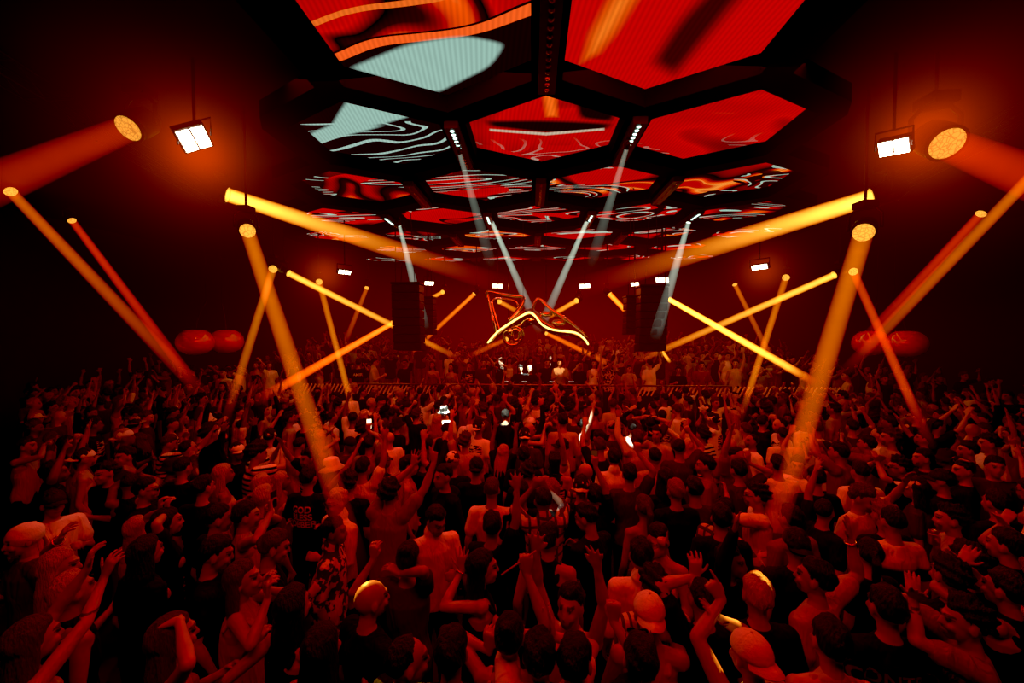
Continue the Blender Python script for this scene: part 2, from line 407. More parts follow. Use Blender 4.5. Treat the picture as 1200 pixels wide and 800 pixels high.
        c += nn*disp[:,None]; sm.vertices.foreach_set('co', c.ravel()); sm.update()
        out['shirt'] = sm
    if legs: out['trousers'] = remesh(T, max(.02, vx*1.5), 'trousers', 2, .5)
    return out

# hair and headwear, in the head frame ------------------------------------------------------
def ss(a, b, x): t = min(1, max(0, (x-a)/(b-a))); return t*t*(3-2*t)
ZBX = [-1,-.5,-.3,-.12,.05,.15,.25,.35,.5,1]             # hairline: where the hair starts, from nape to forehead
ZBS = [-.55,-.50,-.30,.20,.22,.0,.02,.38,.52,.58]
ZBF = [-.35,-.30,-.12,.22,.24,.08,.10,.42,.54,.60]
ZBB = [-.60,-.50,-.30,.10,.16,.05,.10,.40,.50,.58]
ZBL = [-.85,-.80,-.75,-.60,-.50,-.35,.05,.38,.50,.58]
ZBR = [-.45,-.40,-.20,.15,.22,.20,.80,1.2,1.2,1.2]
def hair_mesh(kind, seed=0):
    r = random.Random(seed); M = MB()
    th = {'short': .016, 'fade': .012, 'quiff': .018, 'curly': .030, 'afro': .055, 'long': .020, 'bun': .014, 'braids': .016, 'ponytail': .014, 'receding': .010}[kind]
    amp = {'curly': .011, 'afro': .012, 'short': .004, 'quiff': .006}.get(kind, .003)
    ph = [r.uniform(0, 6) for _ in range(6)]
    def fn(d):
        yy = d.y + .10*(1-abs(d.x))*(-1 if kind != 'receding' else -2)*(d.y > 0)
        cov = d.z - float(np.interp(yy, ZBX, {'long': ZBL, 'bun': ZBB, 'ponytail': ZBB, 'receding': ZBR, 'fade': ZBF}.get(kind, ZBS)))
        m = ss(-.07, .13, cov)
        t = th + (.018*max(0, d.y+.1)*max(0, d.z) if kind == 'quiff' else 0) + (.010*max(0, d.z) if kind in ('fade','short') else 0)
        f = 14 if kind in ('curly','afro') else 8
        nz = amp*(math.sin(d.x*f+ph[0])*math.sin(d.y*f+ph[1]) + math.sin(d.z*f+ph[2]+d.x*5) + .6*math.sin(d.y*f*2+ph[3])*math.sin(d.x*f*2+ph[4]))
        return 1 + (-.007 + (m**.8)*(t*(.40+.60*ss(.0,.6,cov))+.007+nz*m))/.09
    M.ball((0,-.012,.02), (.076,.097,.098), nu=36, nv=26, fn=fn)
    if kind in ('long','ponytail','braids'):
        if kind == 'long':
            for i in range(13):
                a = (-1 + 2*i/12)*1.38; x = math.sin(a)*.078; y = -math.cos(a)*.088; w = r.uniform(.9, 1.15)
                end = -.27 - r.uniform(0,.11) + abs(x)*.6
                M.loft([(x*.9,y*.9,.06), (x*1.10,y*1.08,-.04), (x*1.30+r.uniform(-.006,.006),y*1.15-.01,-.15), (x*1.35+r.uniform(-.015,.015),y*1.1-.03,end)], [.019*w,.020*w,.018*w,.006], n=8)
        elif kind == 'ponytail':
            M.ball((0,-.115,.05), .025); M.loft([(0,-.12,.05),(0,-.165,.0),(0,-.15,-.12),(0,-.13,-.24)], [.022,.032,.028,.008], n=10)
        else:
            for i in range(6):
                x = (-.5+i/5)*.10; M.loft([(x,.04,.118),(x*1.1,-.05,.128),(x*1.15,-.115,.06),(x,-.115,-.04),(x,-.12,-.12)], [.010,.012,.012,.012,.008], n=8)
        me = remesh(M, .009, 'hair', 1, .4)
    elif kind == 'bun':
        M.ball((0,-.09,.105), (.042,.040,.036), fn=lambda d: 1+.06*math.sin(d.x*9+d.z*7)); me = remesh(M, .009, 'hair', 1, .5)
    else: me = M.mesh('hair')
    return me
def hat_mesh(kind):
    M = MB()
    if kind in ('cap', 'cap_back', 'beanie'):
        sg = 1 if kind == 'cap' else -1
        def fn(d):
            g_ = 1 - .035*math.exp(-(math.sin(3*math.atan2(d.y, d.x))/.16)**2)*(d.z > .02) if kind != 'beanie' else 1 + .012*math.sin(math.atan2(d.y, d.x)*22)
            return g_ if d.z > -.05 else max(.2, 1.0 + (d.z+.05)*.8)
        M.ball((0,-.012,.040), (.088,.108,.094 if kind != 'beanie' else .105), nu=60, nv=20, fn=fn)
        if kind != 'beanie':
            vs = []; fs = []; n = 12
            for i in range(n+1):
                a = (-1+2*i/n)*1.1
                x = math.sin(a)*.082; y = sg*(math.cos(a)*.100) - .012; x2 = math.sin(a)*.090; y2 = sg*(math.cos(a)*.100 + .075*max(0, math.cos(a*1.25))) - .012
                dz = -.022*abs(math.sin(a)) ; vs += [(x,y,.045+dz),(x2,y2,.032+dz*1.3),(x,y,.040+dz),(x2,y2,.027+dz*1.3)]
            for i in range(n):
                b = i*4; fs += [(b,b+4,b+5,b+1),(b+2,b+3,b+7,b+6),(b+1,b+5,b+7,b+3)]
            M.add(vs, fs); M.ball((0,-.012,.135), .008, nu=8, nv=6)
    elif kind == 'bucket':
        pr = [(.0,.135),(.060,.132),(.078,.115),(.088,.050),(.094,.035),(.135,-.005),(.132,-.010),(.085,.030)]
        revolve(M, pr, (0,-.012,0), 28, 1.15)
    elif kind == 'fedora':
        pr = [(.0,.135),(.045,.145),(.066,.125),(.084,.045),(.088,.038),(.150,.050),(.152,.044),(.080,.028)]
        revolve(M, pr, (0,-.012,0), 28, 1.18)
    elif kind == 'scarf':
        M.ball((0,-.015,.035), (.088,.110,.100), nu=28, nv=16, fn=lambda d: 1+.03*math.sin(d.z*24+d.x*6))
        M.loft([(0,-.11,.0),(.02,-.14,-.08),(.03,-.13,-.16)], [(.03,.015),(.03,.012),(.02,.01)], n=8)
    return M.mesh(kind)
def revolve(M, prof, c, n=24, sy=1.0):
    vs = []; fs = []
    for r, z in prof:
        for i in range(n):
            a = 2*PI*i/n; vs.append((c[0]+r*math.cos(a), c[1]+r*sy*math.sin(a), c[2]+z))
    for j in range(len(prof)-1):
        for i in range(n): fs.append((j*n+i, (j+1)*n+i, (j+1)*n+(i+1)%n, j*n+(i+1)%n))
    M.add(vs, fs)
def glasses_mesh():
    M = MB()
    for sx in (-1,1):
        M.ball((sx*.032,.108,.010), (.025,.006,.018), nu=14, nv=8); M.box((sx*.066,.055,.014), (.002,.055,.003))
    M.box((0,.110,.014), (.010,.003,.003)); return M.mesh('glasses')
HC = {}
def hairm(kind, seed=0):
    key = (kind, seed % 3)
    if key not in HC: HC[key] = hair_mesh(kind, seed % 3)
    return HC[key]
HATS = {}
def hatm(kind):
    if kind not in HATS: HATS[kind] = hat_mesh(kind)
    return HATS[kind]
GL = glasses_mesh()
# ------------------------------------------------------------------ placing people
FIGS = {}
def get_fig(key_args, **kw):
    key = repr(key_args) + repr(sorted(kw.items()))
    if key not in FIGS: FIGS[key] = make_figure(*key_args, **kw)
    return FIGS[key]
TROU = [cloth('trousers_black', (.012,.012,.015)), cloth('trousers_denim', (.05,.07,.14)), cloth('trousers_grey', (.1,.1,.1))]
people = []          # (x, y) of everyone placed
def spawn(fig, x, y, yaw, s, skin, top, hair, hcol, seed, label, z=0, mirror=False, hat=None, hatcol='black', glasses=False, group=None, trou=0):
    o = link('person', fig['body'], None, [SKIN[skin]])
    o.location = (x, y, z); o.rotation_euler = (0, 0, yaw); o.scale = (-s if mirror else s, s, s)
    tag(o, label, 'person', group)
    if 'shirt' in fig: link('shirt', fig['shirt'], o, [CL[top]])
    if 'trousers' in fig: link('trousers', fig['trousers'], o, [TROU[trou]])
    if hair and hair != 'bald':
        h = link('hair', hairm(hair, seed), o, [HAIR[hcol]]); h.matrix_local = fig['H']
    if hat:
        h = link({'cap':'cap','cap_back':'cap','beanie':'beanie','bucket':'bucket_hat','fedora':'hat','scarf':'headscarf'}[hat], hatm(hat), o, [HATM[hatcol]]); h.matrix_local = fig['H']
    if glasses:
        h = link('glasses', GL, o, [BLACKG]); h.matrix_local = fig['H']
    people.append((x, y)); return o

# heroes: head pixel, facing (deg, 0 = to the stage, + = to the left), garment, arms
HEADZ = 1.635
def hero(px, py, yaw, style, top, hair, hcol, label, Larm='down', Rarm='down', head=(0,0), s=1.0, hat=None, hatcol='black', fem=False, gl=False, skin=0, seed=0, z=0, Y=None, trou=0, lean=0):
    p = at(px, py, Y) if Y else atz(px, py, z + HEADZ*s)
    x, y = p.x, p.y; d = y
    th = yaw*D2R
    def loc(w): return (Matrix.Rotation(-th, 3, 'Z') @ (Vector(w) - Vector((x, y, z))))/s
    def arm(a):
        if isinstance(a, str): return a
        q = dict(T=tuple(loc(at(a[0], a[1], y + a[2]))), hand=a[3])
        if len(a) > 4 and a[4]: q['dir'] = tuple(Matrix.Rotation(-th,3,'Z') @ Vector(a[4]))
        if len(a) > 5 and a[5]: q['n'] = tuple(Matrix.Rotation(-th,3,'Z') @ Vector(a[5]))
        if len(a) > 6: q['pole'] = a[6]
        return q
    vx, lod = (.0062, 0) if d < 3.1 else ((.0095, 0) if d < 4.6 else ((.013, 1) if d < 7.5 else (.019, 2)))
    fig = make_figure(arm(Larm), arm(Rarm), head=head, female=fem, style=style, voxel=vx, lod=lod, seed=seed, lean=lean)
    o = spawn(fig, x, y, th, s, skin, top, hair, hcol, seed, label, z, hat=hat, hatcol=hatcol, glasses=gl, trou=trou)
    M = Matrix.Translation((x, y, z)) @ Matrix.Rotation(th, 4, 'Z') @ Matrix.Scale(s, 4)
    return o, fig, M

def add_text(o, fig, txt, zc, size, m, back=True, width=.3, name='lettering'):
    """printed lettering laid on the cloth of the back"""
    cu = bpy.data.curves.new('t', 'FONT'); cu.body = txt; cu.size = size; cu.align_x = 'CENTER'; cu.align_y = 'CENTER'; cu.space_line = .85; cu.offset = size*.02
    t = bpy.data.objects.new('t', cu); COL.objects.link(t); dg = bpy.context.evaluated_depsgraph_get(); dg.update()
    me = bpy.data.meshes.new_from_object(t.evaluated_get(dg)); bpy.data.objects.remove(t)
    import bmesh
    bm = bmesh.new(); bm.from_mesh(me); bmesh.ops.triangulate(bm, faces=bm.faces)
    for _ in range(2): bmesh.ops.subdivide_edges(bm, edges=[e for e in bm.edges if e.calc_length() > .012], cuts=1)
    sh = fig['shirt']; bv = BVHTree.FromPolygons([v.co for v in sh.vertices], [p.vertices for p in sh.polygons])
    sg = -1 if back else 1
    for v in bm.verts:
        x, z = (v.co.x if back else -v.co.x), zc + v.co.y
        hit = bv.ray_cast(Vector((x, sg*.6, z)), Vector((0, -sg, 0)))
        v.co = Vector((x, (hit[0].y if hit[0] else sg*.12) + sg*.004, z))
    bm.to_mesh(me); bm.free(); me.materials.clear()
    return link(name, me, o, [m])

def strap(o, fig, a, b, m, name='shoulder_strap', w=.02):
    """a flat strap across the back from point a to b (local x, z), laid on the shirt"""
    sh = fig['shirt']; bv = BVHTree.FromPolygons([v.co for v in sh.vertices], [p.vertices for p in sh.polygons])
    vs = []; fs = []; n = 16; d = Vector((b[0]-a[0], 0, b[1]-a[1])).normalized(); pr = Vector((-d.z, 0, d.x))
    for i in range(n+1):
        for k in (-1, 1):
            q = Vector((a[0], 0, a[1])).lerp(Vector((b[0], 0, b[1])), i/n) + pr*w*k
            h = bv.ray_cast(Vector((q.x, -.6, q.z)), Vector((0,1,0))); vs.append((q.x, (h[0].y if h[0] else -.1) - .006, q.z))
    for i in range(n): fs.append((i*2, i*2+1, i*2+3, i*2+2))
    me = bpy.data.meshes.new(name); me.from_pydata(vs, [], fs); return link(name, me, o, [m])

def bracelet(o, fig, key, m=GOLD, r=.033, name='bracelet'):
    W, hd, hn, E, sh = fig['hands'][key]; d = (W-E).normalized(); M = MB()
    u = d.orthogonal().normalized(); w = d.cross(u); c = W - d*.02; pts = [c + (u*math.cos(a)+w*math.sin(a))*r for a in [2*PI*i/16 for i in range(17)]]
    M.loft(pts, [.006]*17, right=tuple(d), n=6, caps=False); return M.obj(name, m, o)

SCREEN = emis('phone_screen', (1,.75,.45), 2.5, False)
SCREEND = emis('phone_screen_dim', (1,.2,.06), .08, False)
def phone(M, fig, key, label, screen=SCREEN, group=None):
    """a phone held upright in a hand; its screen faces the holder"""
    W, hd, hn, E, sh = fig['hands'][key]
    c = M @ (W + hd*.075 + hn*.030)
    e = empty('phone', c); tag(e, label, 'phone', group)
    f = (M.to_3x3() @ hd).normalized(); up = Vector((0,0,1)); toh = ((M @ fig['head']) - c).normalized()
    zz = up; yy = (toh - zz*toh.dot(zz)).normalized(); xx = yy.cross(zz)
    R = Matrix((xx, yy, zz)).transposed()
    e.rotation_euler = R.to_euler()
    b = MB(); b.box((0,0,.03), (.037,.004,.075)); b.bevelled('case', BLACKG, e, .004)
    sc = MB(); sc.box((0,.0045,.03), (.033,.0008,.069)); sc.obj('screen', screen, e, False)
    ln = MB(); ln.box((.018,-.005,.085), (.012,.002,.012)); ln.bevelled('camera_lens', BLACKG, e, .003)
    return e

U = (0,0,1)
AM = {'white_print': cloth('print_white', (.7,.68,.62)), 'dim_print': cloth('print_dim', (.12,.10,.10))}
# ---- the people near the camera, one by one
hero(28,752,-25,'camisole','cream','long','brown','woman at the bottom left corner, both bare arms reaching up with bracelets',(104,664,.25,'relaxed',(.1,.2,1)),(127,668,.38,'relaxed',(.25,.2,.9)),fem=True,skin=3,seed=1)
hs = people[-1]
o,f,M = hero(62,664,-35,'camisole','darkgrey','long','fair','woman with long straight fair hair seen from behind, wrist bracelet raised',(70,632,.12,'relaxed',(.5,0,.8)),'bent',fem=True,skin=0,seed=2,head=(-25,0)); bracelet(o,f,'L')
hero(35,628,160,'long','darkgrey',None,'dark','person in a pale headscarf at the left edge facing the camera','down','bent',hat='scarf',hatcol='white',seed=3)
hero(193,748,-40,'camisole','rust','long','brown','woman with long brown hair and one hand laid on top of her head','bent',(210,727,-.02,'flat',(-.9,.1,-.25),(0,0,-1),(1,.1,.2)),fem=True,skin=3,seed=4)
hero(281,678,-68,'tank','cream','long','brown','long-haired woman in profile lifting a small bottle with both hands',(312,690,.05,'hold',U),(314,700,-.1,'hold',U),fem=True,skin=0,seed=5,head=(-8,8))
hero(338,712,-20,'tank','black','long','dark','woman with long dark hair, bare shoulders and a ringed hand at her chest',(306,758,.2,'hold',U),'down',fem=True,skin=3,seed=6)
hero(373,762,-10,'tank','darkgrey','long','dark','big dark round head of long hair at the bottom, fringe of white shirt beside',"down",'bent',fem=True,skin=0,seed=7)
hero(312,640,-62,'tee','black','quiff','brown','man with swept brown hair in profile looking down beside the woman with the bottle','down','bent',seed=8,head=(0,-14))
o,f,M = hero(284,604,-52,'tank','cream','short','dark','person in vest holding a phone to the eye, bent elbow out',(312,604,.12,'hold',U),(318,600,-.05,'hold',(-.3,.2,1),None,(1,-.2,-.1)),seed=9,head=(-6,0)); phone(M,f,'R','phone held at eye level by the man in a vest, lit screen',SCREEN)
hero(306,583,-5,'tee','darkgrey','fade','fair','person with cropped fair hair right behind the phone held at eye level',seed=10)
hero(250,608,-25,'tee','black','fade','dark','man with faded dark hair and black t-shirt, ear and jaw catching the light',seed=11,head=(-25,-5))
hero(243,648,-60,'tee','black','short','dark','dark-haired man in black with head bent, cheek turned away',seed=12,head=(0,-15))
hero(236,571,5,'tee','black','short','dark','man in a black t-shirt seen squarely from behind, bare nape',seed=13,head=(-22,0))
hero(212,548,0,'tee','black','fade','dark','close-cropped man from behind just past the square-shouldered man in black',seed=14)
o,f,M = hero(360,560,-6,'tee','black','short','dark','man in a black tee with GOD BLESS lettering across the back',seed=15,s=1.0); add_text(o,f,'GOD\nBLESS\nROBBERS',1.24,.095,AM['white_print'])
hero(398,586,150,'shirt','white','short','fair','man in an open-collared white shirt and sunglasses facing the camera','bent','down',gl=True,seed=16)
hero(95,537,-40,'tank','cream','short','dark','man raising one bent arm behind his head, pale vest and low cap',(88,517,0,'fist',U),'down',hat='cap_back',hatcol='white',seed=17)
hero(127,552,175,'tee','black','curly','dark','smiling man with a mop of curls facing the camera',"bent",'down',seed=18,skin=0)
hero(167,573,-70,'tee','black','short','dark','man in clear-rimmed glasses in profile, black t-shirt','down','bent',gl=True,seed=19)
hero(60,588,-110,'tee','white','short','dark','man in a dark flat cap and pale t-shirt at the left edge','bent','down',hat='cap',seed=20)
hero(28,522,-70,'tank','cream','short','dark','man in profile stretching a pointing arm over the crowd','down',(52,520,.1,'point',(1,0,.4)),seed=21)
hero(150,533,165,'tee','darkgrey','short','dark','man facing the camera with eyes closed behind the curly-haired smiler',seed=22)
hero(165,648,-15,'tee','black','long','dark','very dark long hair filling the gap behind the raised braceletted arms',fem=True,seed=23)
hero(190,612,-40,'tee','black','long','dark','long dark-haired person clasping hands overhead in black',(188,598,.1,'hold',U),(196,600,.05,'hold',U),fem=True,seed=24)
hero(453,577,-8,'tee','grey','curly','dark','tall curly-haired man in grey tee, both arms thrown high',(497,530,.25,'spread',(.2,.2,1)),(517,527,.15,'victory',(-.05,.2,1)),s=1.05,seed=25,lean=.02)
hero(507,604,-150,'shirt','white','short','dark','bearded man in a white pocket shirt facing back and looking down','bent','down',seed=27,head=(15,-22),skin=1)
hero(576,574,-3,'tee','white','fade','brown','man in a plain white tee from behind, shirt creased at the shoulders',seed=28)
hero(611,577,2,'tee','black','fade','dark','first of two short-haired men in black side by side from behind',seed=30,s=.99)
hero(647,576,2,'tee','printed','short','red','second of two men side by side in black, reddish tousled hair',seed=32,s=.99)
o,f,M = hero(681,571,-3,'tee','black','short','dark','man in a reversed white cap with a dark square badge, black tee',hat='cap_back',hatcol='white',seed=34)
bd = MB(); bd.box((0,-.125,.062),(.024,.004,.026)); b_=bd.bevelled('badge',HATM['black'],o,.003); b_.matrix_local=f['H']
hero(614,534,0,'tee','black','short','dark','broad man in black from behind with a white cap brim above his crown',s=1.0,seed=36)
hero(615,524,3,'tee','darkgrey','short','dark','person in a bright white cap just past the broad man in black',hat='cap_back',hatcol='white',seed=37,Y=6.1,s=1.03)
hero(650,540,0,'tank','printed','braids','dark','person with rows of braids and a numbered dark vest',seed=38)
hero(660,493,0,'long','cream','short','dark','tall man in a loose cream long-sleeved shirt standing out above his neighbours',s=1.07,seed=40)
hero(708,513,70,'tee','white','short','dark','man in white bending his head in profile towards his neighbour',seed=41,head=(0,-22))
hero(720,537,0,'shirt','white','short','dark','man in a pale collared shirt from behind, thick dark hair',seed=42)
hero(738,556,-6,'tee','darkgrey','short','dark','man in charcoal with right hand raised pinching a cigarette','down',(748,531,.0,'hold',U),seed=43)
hero(768,536,0,'tee','cream','fade','dark','man in a cream tee with skin-faded dark hair from behind',seed=44)
hero(781,561,0,'tee','black','long','dark','woman with very long dark hair down her back in black',fem=True,seed=45)
hero(793,576,5,'tee','black','short','red','man with reddish-brown hair and exposed neck, black top',seed=46)
o,f,M = hero(697,572,0,'tee','black','short','dark','man holding a phone straight up on an outstretched arm','down',(694,533,.1,'hold',U),seed=47,s=.95,Y=4.25); phone(M,f,'R','phone held high on an outstretched arm above the white cap',SCREEND)
hero(694,606,40,'tee','black','short','dark','stocky man in black looking down at his phone-lit hands',(690,648,.1,'hold',(.3,.3,.4)),'bent',seed=48,head=(20,-18))
hero(773,627,150,'tank','cream','fade','dark','goateed man facing the camera with a finger at his lips','bent',(776,645,-.3,'point',U),seed=49,head=(0,-12))
hero(752,652,-4,'shirt','white','short','dark','man in a loose pale shirt from behind, dark cropped hair',seed=50,s=1.0)
hero(768,688,4,'tee','pinstriped','curly','dark','curly dark head above a finely ribbed pale jumper',seed=52)
hero(762,722,-4,'tank','cream',None,'dark','person in a sheer pale cap touching its brim','bent',(776,745,.1,'open',(-.3,.2,.8)),hat='cap_back',hatcol='white',seed=53)
o,f,M = hero(752,778,-5,'tank','white','short','dark','person with sunglasses pushed up on dark hair at the bottom edge','down','bent',seed=54,skin=3)
g_=link('glasses',GL,o,[BLACKG]); g_.matrix_local=f['H']@Matrix.Translation((0,-.02,.08))
hero(672,770,-25,'tee','black','short','dark','man clenching one fist above his head beside the white-cap wearer','down',(719,728,.2,'fist',U),seed=55,Y=2.0)
hero(632,772,0,'tee','white','short','dark','person in a headband pressing both palms together overhead',(634,742,.18,'flat',(.02,.1,1),(1,0,0)),(648,745,.18,'flat',(-.12,.1,1),(-1,0,0)),seed=56,skin=3)
o,f,M = hero(596,748,-10,'tank','pinstriped','bun','dark','person in a pale mesh top gripping a thin stick in a raised fist',(573,762,.1,'hold',U),(617,672,.12,'fist',U),seed=57,fem=True)
W = M @ (f['hands']['R'][0] + f['hands']['R'][1]*.08)
st_ = MB(); st_.loft([W+Vector((-.14,0,-.09)), W+Vector((.05,0,.05))],[.005,.006],n=8); tag(st_.obj('vape_stick', pbr('stick',(.5,.2,.12),.4), None),'thin pale stick held in the raised fist near the bottom centre','stick')  # slim vape stick, does not glow
hero(642,632,-12,'tank','black','short','dark','bare-shouldered man in a black tank top from behind',seed=58,head=(-20,0))
o,f,M = hero(560,664,-75,'tank','black','long','dark','woman in profile with one arm straight up, palm open, thin bracelet','down',(541,668,.1,'open',(0,.1,1),(0,1,0)),fem=True,seed=59,skin=3); bracelet(o,f,'R')
hero(429,703,-35,'tee','black','bald','dark','shaven-headed man whose scalp catches a hot yellow beam',seed=61,head=(-15,0),s=1.0)
hero(477,655,0,'tee','darkgrey','bun','dark','person with a clipped-up bun, wrist bent over the crown',(438,655,.1,'hold',U),(470,672,-.05,'relaxed',(-.6,.1,.3),(0,0,-1),(1,0,-.3)),seed=62,fem=True)
hero(470,776,-40,'tee','black','receding','dark','balding man with lit temple at the bottom edge, black clothes',seed=63,head=(-20,0))
hero(528,790,0,'tee','black','short','dark','person almost wholly in shadow at the bottom edge, round dark crown',seed=64,Y=2.02)
hero(830,545,60,'tee','rust','short','dark','bearded man in profile wearing a rust tee with a shoulder strap',seed=65,head=(10,0))
hero(815,573,0,'tee','darkgrey','short','dark','dark-haired person from behind in front of the bearded man in rust',seed=66)
o,f,M = hero(890,580,72,'tee','white','curly','dark','curly-haired man in glasses and a striped-strap white tee, profile',('phone'),'down',gl=True,seed=67,skin=3); strap(o,f,(-.12,1.40),(.14,1.05),TROU[0])
hero(846,608,-10,'tee','black','short','dark','dark head of hair from behind left of the man in glasses',seed=68)
hero(913,545,-5,'tee','white','short','dark','man in a plain pale tee half crossed by the thick yellow beam',seed=69)
hero(867,560,10,'tee','darkgrey','short','dark','person with one slim arm straight up and fingers curled','down',(877,542,.0,'relaxed',U),seed=70,fem=True,Y=4.9)
hero(958,560,-3,'tee','black','short','dark','big-shouldered man in black from behind beside the printed white tee',seed=71)
hero(919,510,0,'tee','white','fade','dark','crop-haired man in white with bare neck, midway to the stage',seed=72)
hero(893,494,-60,'tee','black','short','dark','man in glasses turned sideways holding a phone to his face','phone','phone',gl=True,seed=73)
hero(986,530,35,'tee','rust','short','dark','man leaning with one long arm reaching up through the yellow beam',(949,508,.15,'open',(-.1,.1,1)),'down',seed=74,s=1.04)
o,f,M = hero(1010,553,-4,'tee','blackprint','fade','dark','man in a white tee with black back print and a crossbody strap',seed=76); strap(o,f,(-.07,1.42),(.13,1.0),TROU[0],w=.018)
o,f,M = hero(960,678,28,'tee','cream','short','dark','man in profile with beard, right arm straight up and fingers fanned','down',(996,632,.15,'spread',(-.1,.1,1)),seed=77,head=(22,4),skin=0); bracelet(o,f,'R')
hero(886,772,20,'tank','white',None,'dark','person in a pale cap with one long arm slanting up',(846,702,.22,'point',(-.5,.1,.8)),'clap',hat='cap_back',hatcol='white',seed=78)
hero(890,699,-3,'tee','black','short','fair','person whose crown of hair glows hot yellow under the beam end',seed=80)
hero(826,702,10,'tee','black','receding','dark','person with spread curled fingers and a yellow-lit forehead',(815,676,.1,'relaxed',U),'down',seed=81,skin=3)
hero(935,640,-4,'tee','black','short','dark','man in a black reversed cap with a small lettered strap',hat='cap_back',seed=82)
hero(847,600,-55,'shirt','checked','short','dark','man in a checked shirt holding one open palm out flat','down',(888,652,.0,'open',(1,.1,.2),(0,0,1)),seed=83)
hero(930,608,15,'long','rust','short','dark','man in a loose rust shirt behind the black cap',seed=84)
hero(977,755,-4,'tank','cream','short','dark','big dark round head over pale bare shoulders at the bottom',seed=86,skin=3,s=1.0)
o,f,M = hero(1043,714,-4,'tee','black','short','dark','man in black with CONTROL lettered faintly across the shoulders',seed=88,s=1.0); add_text(o,f,'CONTROL',1.28,.11,AM['dim_print'])
hero(1140,728,58,'tee','grey','curly','dark','curly-haired man with heavy brows clapping in profile, grey tee','clap','clap',seed=89,skin=0,head=(14,0))
hero(1118,676,0,'tee','black','curly','dark','curly black hair above a bare lit nape, black top',seed=90)
hero(1049,612,0,'tee','twotone','fade','dark','short-haired man in a pale-shouldered two-tone top from behind',seed=91)
o,f,M = hero(1120,608,62,'tank','cream','curly','dark','man in profile holding a drink can in a bare-armed pose','bent',(1098,640,-.1,'hold',U),seed=93,skin=3)
W = M @ (f['hands']['R'][0] + f['hands']['R'][1]*.08 + f['hands']['R'][2]*.03)
cn = empty('drink_can', W); tag(cn,'slim drink can held up beside the man in profile','can')
c_=MB(); revolve(c_,[(0,-.06),(.026,-.06),(.032,-.052),(.032,.052),(.026,.062)],(0,0,0),20); c_.obj('can_body',pbr('can',(.55,.3,.25),.3,.8),cn)
c_=MB(); revolve(c_,[(.026,.060),(.024,.057),(0,.057)],(0,0,0),20); c_.obj('can_lid',pbr('lid',(.7,.7,.7),.25,1),cn)
hero(1172,590,0,'tee','black','short','dark','dark-haired man from behind at the right edge, pale strap beside',seed=94)
o,f,M = hero(1186,640,30,'tank','black','short','dark','person at the right edge holding up a dark phone',(1178,648,.1,'hold',U),'down',seed=95); phone(M,f,'L','dark phone held up at the right edge',SCREEND)
hero(1108,563,30,'tee','black','short','dark','man in a black flat cap with dark collar, head turned',hat='cap',seed=96,head=(20,0))
hero(1078,572,40,'tee','darkgrey','long','dark','person in a pale brimmed cap turned towards the stage',hat='cap',hatcol='white',seed=97,fem=True)
hero(1057,547,75,'tee','black','curly','dark','curly-haired person in glasses covering the mouth with both hands','clap','clap',gl=True,seed=98)
hero(1085,536,78,'tee','black','short','dark','man with a clean profile facing left, dark swept hair',seed=99)
hero(1165,545,150,'long','darkgrey','short','dark','man facing the camera with short fringe and dark jacket',seed=100)
hero(1138,527,65,'tee','darkgrey','short','dark','man with head tilted in profile, dark top, next to the jacketed man',seed=101)
hero(1162,519,70,'tee','white','curly','dark','tall man in profile with a mop of curls and pale collar',seed=102,s=1.04)
hero(1046,512,70,'tee','cream','curly','brown','tall man with curly brown hair and pale collar in profile',seed=103,s=1.05)
o,f,M = hero(1019,520,40,'tee','rust','short','dark','bearded man lifting a dark phone in both hands','phone','phone',seed=104); phone(M,f,'L','dark phone lifted by the bearded man beside the thin beam',SCREEND)
hero(1040,592,0,'tee','black','curly','red','frizzy reddish hair seen from behind below the printed white tee',seed=105,Y=3.75)
hero(1187,693,20,'tank','black','short','dark','person at the right edge clapping with bare arms','clap','clap',seed=106)
hero(157,497,20,'tee','darkgrey','short','dark','person in a wide-brimmed straw hat',hat='fedora',hatcol='straw',seed=107)
hero(520,482,0,'tee','white','short','dark','person in a pale patterned bucket hat lit stark white by a spot',hat='bucket',hatcol='sequin',seed=108)
o,f,M = hero(432,520,-5,'tee','grey','short','dark','person filming with a bright phone overhead','down',(432,505,.1,'hold',U),seed=109); phone(M,f,'R','bright phone filming overhead left of centre',SCREEN)
o,f,M = hero(424,548,-4,'tee','white','short','dark','man in a lettered white tee, arm up with spread fingers','down',(452,512,.1,'spread',U),seed=110,s=1.0);
hero(408,566,0,'tee','black','curly','dark','dark patterned beanie-like curls beside the lettered tee',seed=111,s=.98)
hero(476,545,-75,'tank','cream','short','dark','man in profile with faded dark hair and pale vest',seed=112,skin=3)
hero(530,541,0,'tee','black',None,'dark','person in a floral headscarf with arm out sideways','upout','down',hat='beanie',hatcol='sequin',seed=113)
hero(558,548,0,'tee','black','short','dark','man in a black cap worn backwards behind the white tee',hat='cap_back',seed=114)
hero(762,496,-20,'tee','darkgrey','short','dark','person with both hands folded on top of the head','head','head',seed=115)
o,f,M = hero(770,487,150,'tee','cream','short','dark','man facing back in pale tee holding a dark phone','down','phone',seed=116,Y=6.6); phone(M,f,'R','dark phone held by the man facing back, right of centre',SCREEND)
hero(1000,500,0,'tee','darkgrey','short','dark','person thrusting a glowing wand overhead','down',(1012,483,.1,'fist',U),seed=117)
hero(857,522,0,'tee','rust','bald','dark','bald man with dark glasses pushed back',gl=True,seed=118)
hero(592,486,0,'tee','black','short','dark','person whose raised hand is caught in a stark white spot','down',(592,470,.05,'open',U),seed=119)
hero(684,497,-80,'tank','white','short','dark','person in white caught in a hard white spot of light','down','up',seed=120,skin=3)
hero(741,500,-5,'tee','white','short','dark','person in white with lit shoulder right of the hard white spot',seed=121)
HEROES = len(people)

